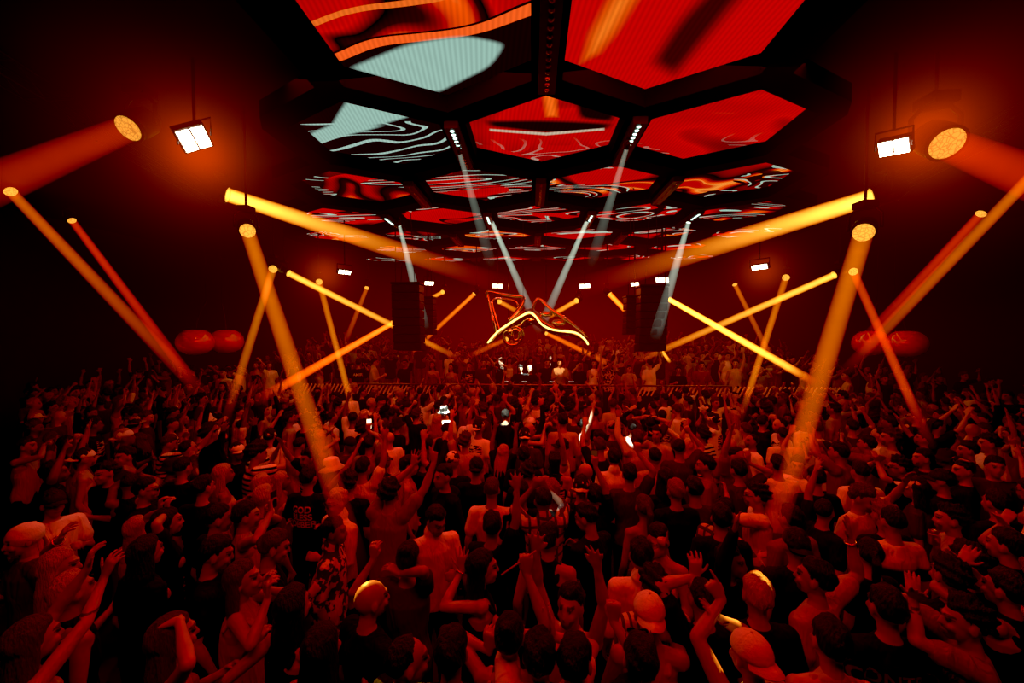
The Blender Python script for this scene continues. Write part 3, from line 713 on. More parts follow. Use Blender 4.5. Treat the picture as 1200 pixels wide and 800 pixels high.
# ---- everyone else on the floor
ARMD = {('down','down'):'arms down', ('bent','down'):'one arm bent', ('up','down'):'one arm up', ('up','up'):'both arms up', ('phone','phone'):'hands raised at face',
        ('upfwd','down'):'one arm reaching forward', ('clap','clap'):'clapping hands', ('fist','down'):'one fist raised', ('head','down'):'hand on head',
        ('point','down'):'pointing ahead', ('horns','down'):'two fingers raised', ('upout','upout'):'arms wide overhead', ('wave','down'):'waving one hand', ('upfwd','upfwd'):'both arms forward'}
ARMW = [(('down','down'),9),(('bent','down'),4),(('up','down'),4),(('up','up'),2),(('phone','phone'),3),(('upfwd','down'),3),(('clap','clap'),2),(('fist','down'),2),
        (('head','down'),1),(('point','down'),1),(('horns','down'),1),(('upout','upout'),1),(('wave','down'),2),(('upfwd','upfwd'),1)]
ARML = [a for a, w in ARMW for _ in range(w)]
TOPS = [('tee','black','black tee'),('tee','black','black tee'),('tee','black','black tee'),('tee','black','black tee'),('tee','darkgrey','charcoal tee'),('long','black','black long-sleeved top'),('hoodie','black','black hooded top'),('tee','white','white tee'),('tee','white','white tee'),('tee','grey','grey tee'),('tee','cream','cream tee'),('tee','darkgrey','charcoal tee'),('tee','striped','striped tee'),
        ('tee','rust','rust tee'),('long','black','black long-sleeved top'),('long','cream','cream long-sleeved top'),('shirt','white','white collared shirt'),('shirt','checked','checked shirt'),
        ('shirt','floral','patterned shirt'),('tank','white','white vest'),('tank','black','black vest'),('hoodie','darkgrey','charcoal hooded top'),('tee','blackprint','printed white tee'),('tee','printed','printed black tee')]
FTOPS = [('tank','black','black vest'),('tee','black','black tee'),('camisole','black','black strappy top'),('camisole','cream','cream strappy top'),('tank','white','white vest'),('tee','black','black tee'),('camisole','rust','rust strappy top'),('tank','black','black vest')]
HAIRS = [('short','dark','short dark hair'),('short','dark','short dark hair'),('fade','dark','faded dark hair'),('curly','dark','curly dark hair'),('curly','brown','curly brown hair'),('quiff','dark','swept-up hair'),
         ('short','brown','short brown hair'),('short','fair','short fair hair'),('bald',None,'bald head'),('receding','dark','receding hair'),('braids','dark','braided hair'),('afro','dark','afro hair')]
FHAIRS = [('long','dark','long dark hair'),('long','brown','long brown hair'),('long','fair','long fair hair'),('bun','dark','hair in a bun'),('ponytail','brown','brown ponytail'),('ponytail','dark','dark ponytail')]
HATS_ = [('cap','black','black cap'),('cap','white','white cap'),('cap_back','black','backwards black cap'),('cap_back','white','backwards white cap'),('bucket','black','black bucket hat'),('beanie','black','dark beanie'),('bucket','white','white bucket hat')]
def zone(px, py):
    r = 'by railing' if py < 468 else ('back floor' if py < 500 else ('mid floor' if py < 560 else 'foreground'))
    c = 'far left' if px < 240 else ('left' if px < 480 else ('centre' if px < 720 else ('right' if px < 960 else 'far right')))
    return c + ' ' + r
pts = []
cand = []
r_ = random.Random(3)
def ok(x, y, dmin, L_): return all((x-a)**2 + (y-b)**2 > dmin*dmin for a, b in L_)
def seg_d(p, a, b):
    t = max(0, min(1, (p-a).dot(b-a)/(b-a).length_squared)); return (p - a.lerp(b, t)).length
BLINES = [(at(290,270,7.0), at(427,694,2.58)), (at(1012,272,7.0), at(890,689,2.58))]     # nobody else stands in the two hard beams
tries = 0
while tries < 26000:
    tries += 1
    y = 1.95 + (11.35-1.95)*math.sqrt(r_.random()); x = r_.uniform(-1.32, 1.28)*y
    if abs(x) > 14.6: continue
    if not ok(x, y, .43 if y < 5 else .47, people[:HEROES]): continue
    if not ok(x, y, .52, cand): continue
    if any(seg_d(Vector((x, y, 1.72)), a_, b_) < .27 for a_, b_ in BLINES): continue
    q = pix((x, y, 1.6))
    if q[0] < -40 or q[0] > 1240 or q[1] > 815: continue
    cand.append((x, y))
cand.sort(key=lambda p: p[0]**2*.3 + p[1]**2)
N_STAGE = 26
N_IND = 300 - HEROES - N_STAGE
used = set(); rest = []
def rnd_person(r, far=False):
    fem = r.random() < .22
    t = r.choice(FTOPS if fem else TOPS); h = r.choice(FHAIRS if fem else HAIRS); hat = r.choice(HATS_) if r.random() < .14 and not (h[0] in ('afro','bun')) else None
    a = r.choice(ARML); return fem, t, h, hat, a
def face_stage(r, x, y):
    base = math.atan2(-(CX-x), 12.8-y)
    u = r.random()
    return base + (r.uniform(-.35,.35) if u < .75 else (r.uniform(.6,1.8)*r.choice([-1,1]) if u < .93 else PI + r.uniform(-.7,.7)))
for i, (x, y) in enumerate(cand):
    if i >= N_IND: rest.append((x, y)); continue
    q = pix((x, y, 1.6))
    for _ in range(60):
        fem, t, h, hat, a = rnd_person(r_)
        lab = '%s, %s, %s, %s' % (h[2] if not hat else hat[2], t[2], ARMD[a], zone(q[0], q[1])); lab = 'person with ' + lab
        if lab not in used and len(lab.split()) <= 16: used.add(lab); break
    hd = r_.choice([(0,0),(0,6),(-28,0),(28,0),(0,-14)])
    lodv = (.012, 1) if y < 4.2 else ((.015, 1) if y < 6.5 else (.021, 2))
    fig = get_fig(a, head=hd, female=fem, style=t[0], voxel=lodv[0], lod=lodv[1], seed=r_.randint(0,1))
    spawn(fig, x, y, face_stage(r_, x, y), r_.uniform(.93,1.04)*(.95 if fem else 1), r_.choice([0,0,1,2,3]), t[1], h[0], h[1], r_.randint(0,2), lab,
          mirror=r_.random() < .5, hat=hat[0] if hat else None, hatcol=hat[1] if hat else 'black', glasses=r_.random() < .08, trou=r_.randint(0,2))
print('HEROES', HEROES, 'CAND', len(cand), 'REST', len(rest), 'FIGS', len(FIGS))

# ---- the stage terrace: people worth pointing at, on the raised platform
PZ = .5
def tier(Y): return .5 if Y < 13.6 else (.72 if Y < 15 else (.95 if Y < 16.4 else 1.15))
SP = [
 (610,431,175,'tee','black','short','dark','DJ in black leaning over the decks, right of his partner as seen from him','lean','lean',{}),
 (621,432,182,'tee','black','short','fair','DJ in black with head bowed beside the other DJ','lean','lean',{}),
 (587,423,165,'tank','black','short','dark','person beside the DJs with hands pressed together','clap','clap',{}),
 (656,424,180,'tee','cream','short','dark','broad man in a sand-coloured tee standing by the DJ booth','bent','bent',{}),
 (641,420,190,'tee','black','short','dark','man in black just behind the DJ booth holding a bright torch','up','down',{}),
 (609,409,180,'tank','white','long','fair','person in white with stark white light on the hair behind the DJs','bent','down',{'fem':True}),
 (420,425,10,'tee','black','short','dark','man in a lettered black tee with his back to the floor','down','bent',{}),
 (438,424,-80,'shirt','cream','short','dark','man in a pale shirt sideways on, drink in hand','bent','bent',{}),
 (507,427,178,'camisole','rust','long','brown','woman with bare shoulders behind the slatted railing','down','down',{'fem':True}),
 (640,396,180,'camisole','cream','long','dark','woman in a pale top raised up under the yellow neon curve','bent','down',{'fem':True}),
 (532,409,180,'tee','black',None,'dark','person in a white cap on the terrace between the speakers','down','down',{'hat':'cap','hatcol':'white'}),
 (737,432,190,'tee','cream','short','dark','person in pale clothes beside the hanging speaker stack','bent','down',{}),
 (762,421,20,'loose','white','short','dark','man in a loose white shirt turned away under the speaker stack','down','upout',{}),
 (795,434,160,'tee','black','curly','dark','curly-haired person in black right of the speaker stack','down','bent',{}),
 (862,425,150,'tank','cream','short','dark','person raising an arm on the terrace at the right','up','down',{}),
 (994,440,60,'long','cream','short','dark','person in a pale long-sleeved top leaning on the right end rail','bent','down',{}),
 (263,436,178,'tee','white','short','dark','man in a white tee raised above the crowd under the glossy cherries','down','down',{}),
 (262,452,178,'tee','black','long','dark','long-haired person in black in front of the man under the cherries','down','down',{'fem':True}),
 (375,436,150,'camisole','cream','long','brown','woman stretching both arms over the rail through the orange beam','upfwd','upfwd',{'fem':True}),
 (475,425,180,'tee','black','short','dark','person in black under the left speaker stack','up','down',{}),
 (550,428,180,'tee','printed','fade','dark','man in a printed black tee left of the booth','down','bent',{}),
 (567,424,175,'tee','darkgrey','curly','brown','curly brown-haired person in charcoal left of the booth','fist','down',{}),
 (678,428,185,'tee','black','short','dark','man in black right of the sand-coloured tee','down','phone',{}),
 (696,425,180,'tank','white','long','dark','long dark-haired person in a white vest right of the booth','up','down',{'fem':True}),
 (714,428,175,'shirt','floral','short','dark','person in a patterned shirt near the right of the booth','clap','clap',{}),
 (822,428,170,'tee','rust','short','dark','man in a rust tee behind the right slatted railing','down','down',{}),
]
for (px, py, yaw, st, tp_, hr, hcl, lab, la, ra, kw) in SP:
    dy = py - 385
    z0 = PZ if py > 416 else tier(14.2 if py > 405 else 15.8)
    if px in (994, 263): z0 = .45
    if px == 262: z0 = .15
    fem = kw.get('fem', False)
    p = atz(px, py, z0 + HEADZ); sc0 = 1.0
    if z0 == PZ: p = at(px, py, 12.85 if 'DJ in' in lab else 12.75 + (px % 3)*.2); sc0 = max(.94, min(1.06, (p.z - z0)/HEADZ))
    fig = get_fig((la, ra), head=(0,-10 if 'DJ' in lab else 0), female=fem, style=st, voxel=.019, lod=2)
    o = spawn(fig, p.x, min(p.y, 17.6), yaw*D2R, sc0, 3 if tp_ in ('white','cream') else 0, tp_, hr, hcl, 1, lab, z=z0, hat=kw.get('hat'), hatcol=kw.get('hatcol','black'))
    if 'lettered' in lab: add_text(o, fig, 'AMIR', 1.28, .12, AM['white_print'])
STAGE = people[-len(SP):]

# ---- the rest: one object, nobody could tell them apart
def arrs(me):
    me_v = np.empty(len(me.vertices)*3, np.float32); me.vertices.foreach_get('co', me_v)
    li = np.empty(len(me.loops), np.int32); me.loops.foreach_get('vertex_index', li)
    ls = np.empty(len(me.polygons), np.int32); me.polygons.foreach_get('loop_start', ls)
    lt = np.empty(len(me.polygons), np.int32); me.polygons.foreach_get('loop_total', lt)
    return me_v.reshape(-1,3), li, ls, lt
AR = {}
def A(me):
    if me.name not in AR: AR[me.name] = arrs(me)
    return AR[me.name]
far = [(x, y, 0) for x, y in rest]
tr = 0; tl = []
while tr < 9000:
    tr += 1
    y = r_.uniform(12.5, 18.3); x = r_.uniform(-9.5, 9.5)
    if abs(x-CX) < 2.2 and y < 13.7: continue
    if not ok(x, y, .62, STAGE) or not ok(x, y, .56, tl) or not ok(x, y, 1.0, [(-3.74,12.3),(-3.4,13.6),(3.6,12.3),(3.2,13.2)]): continue
    tl.append((x, y))
for x, y in tl: far.append((x, y, tier(y)))
for _ in range(900):                       # a lower side terrace at either end of the railing
    y = r_.uniform(12.2, 14.5); x = r_.choice([-1,1])*r_.uniform(9.4, 13)
    if ok(x, y, .6, tl) and ok(x, y, .42, STAGE): tl.append((x, y)); far.append((x, y, .3))
SMATS = [SKIN[0], SKIN[1], SKIN[2], CL['black'], CL['white'], CL['grey'], CL['cream'], CL['rust'], CL['darkgrey'], HAIR['dark'], HAIR['brown'], HAIR['fair'], TROU[0]]
POOL = []
for i, (a, st, fem) in enumerate([(('down','down'),'tee',0),(('up','down'),'tee',0),(('bent','down'),'long',0),(('up','up'),'tee',0),(('upfwd','down'),'tank',0),(('phone','phone'),'tee',0),
                                  (('down','down'),'camisole',1),(('clap','clap'),'tee',0),(('fist','down'),'camisole',1),(('wave','down'),'tee',0)]):
    f = get_fig(a, head=(0,0), female=bool(fem), style=st, voxel=.026, lod=3)
    POOL.append((f, fem))
V = []; LI = []; LT = []; MI = []; nv = 0
toneL = []
for x, y, z in far:
    f, fem = r_.choice(POOL); s = r_.uniform(.92,1.04)
    yaw = face_stage(r_, x, y) if y < 12.2 else (PI + r_.uniform(-.6,.6) if r_.random() < .8 else r_.uniform(-PI, PI))
    M4 = Matrix.Translation((x,y,z)) @ Matrix.Rotation(yaw, 4, 'Z') @ Matrix.Diagonal((s*r_.choice([-1,1]), s, s, 1))
    items = [(f['body'], M4, r_.choice([0,0,1,2])), (f['shirt'], M4, r_.choice([3,3,3,3,3,8,8,4,5,7])), (hairm('long' if fem else r_.choice(['short','fade','curly']), 0), M4 @ f['H'], r_.choice([9,9,9,10,11]))]
    for me, Mx, mi in items:
        v, li, ls, lt = A(me); m = np.array(Mx)
        V.append(v @ m[:3,:3].T + m[:3,3]); LI.append(li + nv); LT.append(lt); MI.append(np.full(len(lt), mi, np.int32)); nv += len(v)
        if me.name.startswith('body'):
            t = np.empty(len(v)*4, np.float32); me.color_attributes['tone'].data.foreach_get('color', t); toneL.append(t)
        else: toneL.append(np.ones(len(v)*4, np.float32))
V = np.concatenate(V).astype(np.float32); LI = np.concatenate(LI); LT = np.concatenate(LT); MI = np.concatenate(MI)
me = bpy.data.meshes.new('crowd'); me.vertices.add(len(V)); me.vertices.foreach_set('co', V.ravel()); me.loops.add(len(LI)); me.loops.foreach_set('vertex_index', LI)
me.polygons.add(len(LT)); me.polygons.foreach_set('loop_start', np.concatenate([[0], np.cumsum(LT)[:-1]]).astype(np.int32)); 
me.polygons.foreach_set('material_index', MI); me.polygons.foreach_set('use_smooth', np.ones(len(LT), bool)); me.update(calc_edges=True)
ca = me.color_attributes.new('tone', 'FLOAT_COLOR', 'POINT'); ca.data.foreach_set('color', np.concatenate(toneL))
for m_ in SMATS: me.materials.append(m_)
cr = link('crowd', me); tag(cr, 'packed crowd of partygoers filling the far floor and the terrace behind the DJs', 'crowd', kind='stuff')
print('FAR', len(far), 'polys', len(LT))
HAZE_GLOW, GLOW1, GLOW2 = .018, .038, .022  # strengths of the glow put into the air
# ------------------------------------------------------------------ room shell
ZC = 7.2; XW = 17.0; YB = 22.2; YF = -3.0
def room(name, c, h, m):
    b = MB(); b.box(c, h); return tag(b.obj(name, m, None, False), kind='structure')
WALL = pbr('wall_paint', (.03,.02,.02), .85, bump=.3, bscale=4)
room('floor', (0,(YB+YF)/2,-.1), (XW+.2,(YB-YF)/2+.2,.1), pbr('floor_dark', (.03,.025,.025), .4, var=.3))
room('ceiling', (0,(YB+YF)/2,ZC+.1), (XW+.2,(YB-YF)/2+.2,.1), pbr('ceiling_black', (.008,.007,.007), .9))
room('wall_back', (0,YB+.1,ZC/2), (XW+.2,.1,ZC/2), WALL)
room('wall_front', (0,YF-.1,ZC/2), (XW+.2,.1,ZC/2), WALL)
room('wall_left', (-XW-.1,(YB+YF)/2,ZC/2), (.1,(YB-YF)/2,ZC/2), WALL)
room('wall_right', (XW+.1,(YB+YF)/2,ZC/2), (.1,(YB-YF)/2,ZC/2), WALL)
PLAT = pbr('platform_black', (.015,.012,.012), .7)
b = MB()                                                     # stepped terrace around the booth
for x0, x1, y0, y1, z in ((-9.8,9.8,12.0,13.6,.5),(-9.8,9.8,13.6,15.0,.72),(-9.8,9.8,15.0,16.4,.95),(-9.8,9.8,16.4,YB,1.15),(-15,-9.8,12.0,YB,.3),(9.8,15,12.0,YB,.3)):
    b.box(((x0+x1)/2,(y0+y1)/2,z/2-.002),((x1-x0)/2,(y1-y0)/2,z/2))
tag(b.obj('floor_terrace', PLAT, None, False), kind='structure')

# ------------------------------------------------------------------ hexagonal LED ceiling
W = 2.88; SIDE = W/math.sqrt(3); ROWY = 1.5*SIDE; ZH = 6.5; Y1 = 4.69
def hexpts(cx, cy, r): return [(cx + r*math.cos(PI/2 + k*PI/3), cy + r*math.sin(PI/2 + k*PI/3)) for k in range(6)]
# screen content: flowing red, black and orange ribbons with pale slivers
m, nt, out = mat('led_screen')
ge = N(nt, 'ShaderNodeNewGeometry')
def noise(vec, sc, det=2, dist=0.0, typ='ShaderNodeTexNoise'):
    n = N(nt, typ); n.inputs['Scale'].default_value = sc; n.inputs['Detail'].default_value = det; n.inputs['Distortion'].default_value = dist; L(nt, vec, n.inputs['Vector']); return n
mp = N(nt, 'ShaderNodeMapping'); L(nt, ge.outputs['Position'], mp.inputs[0]); mp.inputs['Location'].default_value = (3.1, 1.7, 0); mp.inputs['Scale'].default_value = (.30, .30, 0)
wn = noise(mp.outputs[0], 1.1, 1)
vm = N(nt, 'ShaderNodeVectorMath', operation='MULTIPLY_ADD'); L(nt, wn.outputs['Color'], vm.inputs[0]); vm.inputs[1].default_value = (1.7,1.7,0); L(nt, mp.outputs[0], vm.inputs[2])
n2 = noise(vm.outputs[0], 1.0, 1.5, .6)
wv = mth(nt, 'FRACT', mth(nt, 'MULTIPLY', n2.outputs[0], 2.7))
sep = N(nt, 'ShaderNodeSeparateXYZ'); L(nt, ge.outputs['Position'], sep.inputs[0])
red = ramp(nt, wv, [(0,(.50,.006,.001)),(.30,(.62,.010,.002)),(.42,(.22,.002,0)),(.50,(.002,0,0)),(.62,(.03,.001,0)),(.70,(.50,.010,.002)),(.765,(.95,.10,.008)),(.79,(1.0,.34,.05)),(.81,(.65,.03,.003)),(.86,(.52,.008,.001)),(1,(.50,.006,.001))])
# pale blades: thin level lines of a second warped field, strongest in the middle rows
mp2 = N(nt, 'ShaderNodeMapping'); L(nt, ge.outputs['Position'], mp2.inputs[0]); mp2.inputs['Scale'].default_value = (.22, .62, 0); mp2.inputs['Location'].default_value = (7.3, 4.4, 0)
n3 = noise(mp2.outputs[0], 1.0, 1, 1.6)
bl = mth(nt, 'FRACT', mth(nt, 'MULTIPLY', n3.outputs[0], 9.0))
blade = mth(nt, 'GREATER_THAN', bl, .85)
mk = noise(mp2.outputs[0], 1.3, 1); mk2 = mth(nt, 'GREATER_THAN', mk.outputs[0], .47)
farm = N(nt, 'ShaderNodeMapRange'); L(nt, sep.outputs[1], farm.inputs[0]); farm.inputs[1].default_value = 7.6; farm.inputs[2].default_value = 9.6
blade = mth(nt, 'MULTIPLY', mth(nt, 'MULTIPLY', blade, mk2), farm.outputs[0])
dark = mth(nt, 'MULTIPLY', mth(nt, 'MULTIPLY', mth(nt, 'GREATER_THAN', bl, .35), mth(nt, 'LESS_THAN', bl, .80)), mth(nt, 'MULTIPLY', mk2, farm.outputs[0]))
mx = N(nt, 'ShaderNodeMix', data_type='RGBA'); L(nt, dark, mx.inputs[0]); L(nt, red, mx.inputs[6]); mx.inputs[7].default_value = (.015,.002,.001,1)
mx2 = N(nt, 'ShaderNodeMix', data_type='RGBA'); L(nt, blade, mx2.inputs[0]); L(nt, mx.outputs[2], mx2.inputs[6]); mx2.inputs[7].default_value = (.42,.62,.50,1)
# the near left screens: a big pale shape on black with thin streaks
def shape(px_list, sm=.18, wp=.5, ed=.045):                                  # a convex pale shape on the screens, its outline softened by the flow
    P_ = [at_plane(*q) for q in px_list]; c = sum(P_, Vector((0,0)))/len(P_); acc = None
    for k in range(len(P_)):
        a, b_ = P_[k], P_[(k+1)%len(P_)]; n_ = Vector((b_.y-a.y, a.x-b_.x)).normalized()
        if (c-a).dot(n_) > 0: n_ = -n_
        v = mth(nt, 'ADD', mth(nt, 'MULTIPLY', sep.outputs[0], n_.x), mth(nt, 'MULTIPLY_ADD', sep.outputs[1], n_.y, -a.dot(n_)))
        acc = v if acc is None else mth(nt, 'SMOOTH_MAX', acc, v, sm)
    v = mth(nt, 'ADD', acc, mth(nt, 'MULTIPLY', mth(nt, 'SUBTRACT', wn.outputs[0], .5), wp))
    mr = N(nt, 'ShaderNodeMapRange', interpolation_type='SMOOTHSTEP'); L(nt, v, mr.inputs[0]); mr.inputs[1].default_value = ed; mr.inputs[2].default_value = -ed
    return mr.outputs[0]
def at_plane(px, py):
    q = atz(px, py, ZH+.28); return Vector((q.x, q.y))
def over(base, fac, col):
    q = N(nt, 'ShaderNodeMix', data_type='RGBA'); L(nt, fac, q.inputs[0]); L(nt, base, q.inputs[6]); q.inputs[7].default_value = (*col, 1); return q.outputs[2]
colr = mx2.outputs[2]
ln_ = mth(nt, 'SUBTRACT', 6.35, mth(nt, 'MULTIPLY', mth(nt, 'ABSOLUTE', mth(nt, 'ADD', sep.outputs[0], 1.26)), .577))
inr1 = mth(nt, 'MULTIPLY', mth(nt, 'LESS_THAN', sep.outputs[0], .18), mth(nt, 'LESS_THAN', sep.outputs[1], ln_))
inr2 = mth(nt, 'MULTIPLY', mth(nt, 'LESS_THAN', sep.outputs[0], -1.26), mth(nt, 'MULTIPLY', mth(nt, 'GREATER_THAN', sep.outputs[1], ln_), mth(nt, 'LESS_THAN', sep.outputs[1], 8.8)))
yy = mth(nt, 'ADD', mth(nt, 'ADD', sep.outputs[1], mth(nt, 'MULTIPLY', mth(nt, 'SUBTRACT', wn.outputs[0], .5), 1.2)), mth(nt, 'MULTIPLY', sep.outputs[0], .10))
bk1 = mth(nt, 'MULTIPLY', inr1, mth(nt, 'GREATER_THAN', yy, 4.62)); ost = mth(nt, 'MULTIPLY', inr1, mth(nt, 'LESS_THAN', mth(nt, 'ABSOLUTE', mth(nt, 'SUBTRACT', yy, 4.72)), .07))
ost2 = mth(nt, 'MULTIPLY', inr1, mth(nt, 'LESS_THAN', mth(nt, 'ABSOLUTE', mth(nt, 'SUBTRACT', yy, 4.22)), .035))
left = mth(nt, 'ADD', inr1, inr2)
colr = over(colr, mth(nt, 'MAXIMUM', bk1, mth(nt, 'MULTIPLY', inr2, mth(nt, 'GREATER_THAN', n2.outputs[0], .40))), (.010,.002,.002))
colr = over(colr, ost2, (.9,.16,.02)); colr = over(colr, ost, (1.0,.13,.02))
str_ = mth(nt, 'GREATER_THAN', mth(nt, 'FRACT', mth(nt, 'ADD', mth(nt, 'MULTIPLY', sep.outputs[1], 3.2), mth(nt, 'ADD', mth(nt, 'MULTIPLY', n3.outputs[0], 6), mth(nt, 'MULTIPLY', sep.outputs[0], .9)))), .80)
lowl = mth(nt, 'MULTIPLY', mth(nt, 'MULTIPLY', inr2, mth(nt, 'GREATER_THAN', sep.outputs[1], 6.9)), mth(nt, 'MULTIPLY', str_, mth(nt, 'GREATER_THAN', n2.outputs[0], .42)))
colr = over(colr, lowl, (.40,.60,.52))
for pl in ([(428,80),(470,56),(545,44),(590,52),(574,78),(512,106)], [(392,148),(420,112),(452,118),(486,132),(436,146)], [(362,158),(395,146),(440,148),(372,168)]):
    colr = over(colr, mth(nt, 'MULTIPLY', shape(pl), left), (.34,.55,.47))
inr3 = mth(nt, 'MULTIPLY', mth(nt, 'GREATER_THAN', sep.outputs[0], .18), mth(nt, 'LESS_THAN', sep.outputs[1], mth(nt, 'SUBTRACT', 6.35, mth(nt, 'MULTIPLY', mth(nt, 'ABSOLUTE', mth(nt, 'SUBTRACT', sep.outputs[0], 1.62)), .577))))
colr = over(colr, inr3, (.60,.008,.001))
for pl, cc, mk_ in (([(748,64),(796,20),(836,-50),(908,-50),(790,84)], (.05,.002,.001), inr3), ([(690,64),(697,40),(722,-4),(742,-4),(716,38),(698,60)], (1.0,.22,.02), inr3),
                    ([(664,100),(728,118),(720,144),(676,140)], (.012,.001,0), 1.0), ([(562,139),(640,138),(722,144),(712,152),(640,158),(570,150)], (.012,.001,0), 1.0),
                    ([(636,96),(650,99),(652,136),(641,136)], (1.0,.16,.015), 1.0), ([(574,151),(640,155.5),(640,158.5),(574,153.5)], (.6,.5,.36), 1.0), ([(640,155.5),(708,150),(708,152.5),(640,158.5)], (.6,.5,.36), 1.0)):
    colr = over(colr, mth(nt, 'MULTIPLY', shape(pl, .18 if cc[2] < .1 and cc[0] < .5 else .02, .4 if cc[2] < .1 and cc[0] < .5 else 0, .02 if cc[2] > .1 else (.14 if mk_ is inr3 else .07)), mk_), cc)
# fine louvre lines of the LED strips
lv = mth(nt, 'SINE', mth(nt, 'MULTIPLY', mth(nt, 'ADD', sep.outputs[0], mth(nt, 'MULTIPLY', sep.outputs[1], .12)), 95))
lv = mth(nt, 'ADD', mth(nt, 'MULTIPLY', lv, .10), .88)
em = N(nt, 'ShaderNodeEmission'); L(nt, colr, em.inputs[0]); L(nt, mth(nt, 'MULTIPLY', lv, 1.0), em.inputs[1]); L(nt, em.outputs[0], out.inputs[0])
LED = m
LEDBACK = pbr('led_cabinet', (.01,.01,.01), .7)
rows = {1:[-.5,.5], 2:[-1,0,1], 3:[-1.5,-.5,.5,1.5], 4:[-2,-1,0,1,2], 5:[-2.5,-1.5,-.5,.5,1.5,2.5], 6:[-2,-1,0,1,2], 7:[-2.5,-1.5,-.5,.5,1.5,2.5]}
ORD = ['first','second','third','fourth','fifth','sixth','seventh']
edges = {}; proto = None
for k, js in rows.items():
    cy_ = Y1 + (k-1)*ROWY
    for n_, j in enumerate(js):
        cx_ = CX + j*W
        e = empty('hexagonal_led_screen', (cx_, cy_, ZH+.28))
        tag(e, 'hexagonal ceiling LED screen, %s row from the camera, %s from the left' % (ORD[k-1], ORD[n_]), 'LED screen', 'hexagonal LED ceiling screens')
        if proto is None:
            r = SIDE - .02
            b = MB(); P = hexpts(0,0,r); b.add([(x,y,.0) for x,y in P], [(5,4,3,2,1,0)]); fm = b.mesh('screen_face', False); fm.materials.append(LED)
            b = MB(); b.add([(x,y,.01) for x,y in P]+[(x,y,.10) for x,y in P], [(5,4,3,2,1,0),(6,7,8,9,10,11)]+[(i,(i+1)%6,6+(i+1)%6,6+i) for i in range(6)]); bm_ = b.mesh('cabinet', False); bm_.materials.append(LEDBACK)
            proto = (fm, bm_)
        link('screen_face', proto[0], e); link('cabinet', proto[1], e)
        P = hexpts(cx_, cy_, SIDE)
        for i in range(6):
            a, c = P[i], P[(i+1)%6]; key = tuple(sorted([(round(a[0],2),round(a[1],2)),(round(c[0],2),round(c[1],2))])); edges[key] = (a, c)
b = MB()
for a, c in edges.values():
    A_ = Vector((*a, 0)); C_ = Vector((*c, 0)); d = (C_-A_); ln = d.length/2 - .1155; d.normalize(); mid = (A_+C_)/2; pr = Vector((-d.y, d.x, 0))
    R = Matrix((d, pr, Vector((0,0,1)))).transposed(); b.box((mid.x, mid.y, ZH+.13), (ln, .20, .13), R)
verts_ = {}
for a, c in edges.values():
    for p_, q_ in ((a, c), (c, a)): verts_.setdefault((round(p_[0],2), round(p_[1],2)), (p_, []))[1].append((Vector((*q_,0))-Vector((*p_,0))).normalized())
for p_, ds in verts_.values():
    d0 = ds[0]; a0 = math.atan2(d0.y, d0.x) + PI/3; T3 = [(p_[0]+.231*math.cos(a0+k*2*PI/3), p_[1]+.231*math.sin(a0+k*2*PI/3)) for k in range(3)]
    b.add([(x,y,ZH) for x,y in T3]+[(x,y,ZH+.26) for x,y in T3], [(2,1,0),(3,4,5),(0,1,4,3),(1,2,5,4),(2,0,3,5)])
FRM = pbr('lattice_black', (.002,.002,.002), .9, spec=.05)
tag(b.obj('ceiling_lattice', FRM, None, False), kind='structure')
# battens of small lamps under the lattice struts
BCELL = emis('batten_cell', (.55,.85,.72), 3.0, False); BDIM = pbr('batten_cell_dim', (.25,.22,.2), .15, .6)
bat = [(1,0,.12),(2,-.5,1),(2,.5,1),(3,0,.12),(3,-1,.12),(3,1,.12),(4,-.5,1),(4,.5,1),(4,-1.5,1),(4,1.5,1),(5,0,.1),(5,1,.1),(5,-1,.1)]
bm1 = None
for n_, (k, j, lit) in enumerate(bat):
    e = empty('light_batten', (CX + j*W, Y1+(k-1)*ROWY, ZH-.06))
    tag(e, '%s lamp batten under the lattice, %s row from the camera, %s' % ('lit pale' if lit == 1 else 'dark', ORD[k-1], {0:'on the centre line',-.5:'inner left',.5:'inner right',-1:'left',1:'right',-1.5:'outer left',1.5:'outer right'}[j]), 'light', 'lamp battens under the ceiling')
    if bm1 is None:
        b = MB(); b.box((0,0,0),(.11,SIDE*.5,.055)); bm1 = b.mesh('housing', False); bm1.materials.append(BLACK)
        b = MB(); b.ball((0,0,0),(.035,.035,.02),nu=10,nv=6); cm = b.mesh('lamp_cell'); cm.materials.append(BCELL)
        b = MB(); b.box((0,0,0),(.118,.014,.029)); hm = b.mesh('bracket', False); hm.materials.append(BLACK)
    link('housing', bm1, e)
    for q in (-.6,.6): h = link('bracket', hm, e); h.location = (0, q*SIDE*.5, .029)
    for q in range(13):
        # the far cells of a lit batten burn, the near ones are off
        c = link('lamp_cell', cm, e, [BCELL if (lit == 1 and q < 6) else BDIM]); c.location = (0, -SIDE*.44 + q*SIDE*.88/12, -.055)

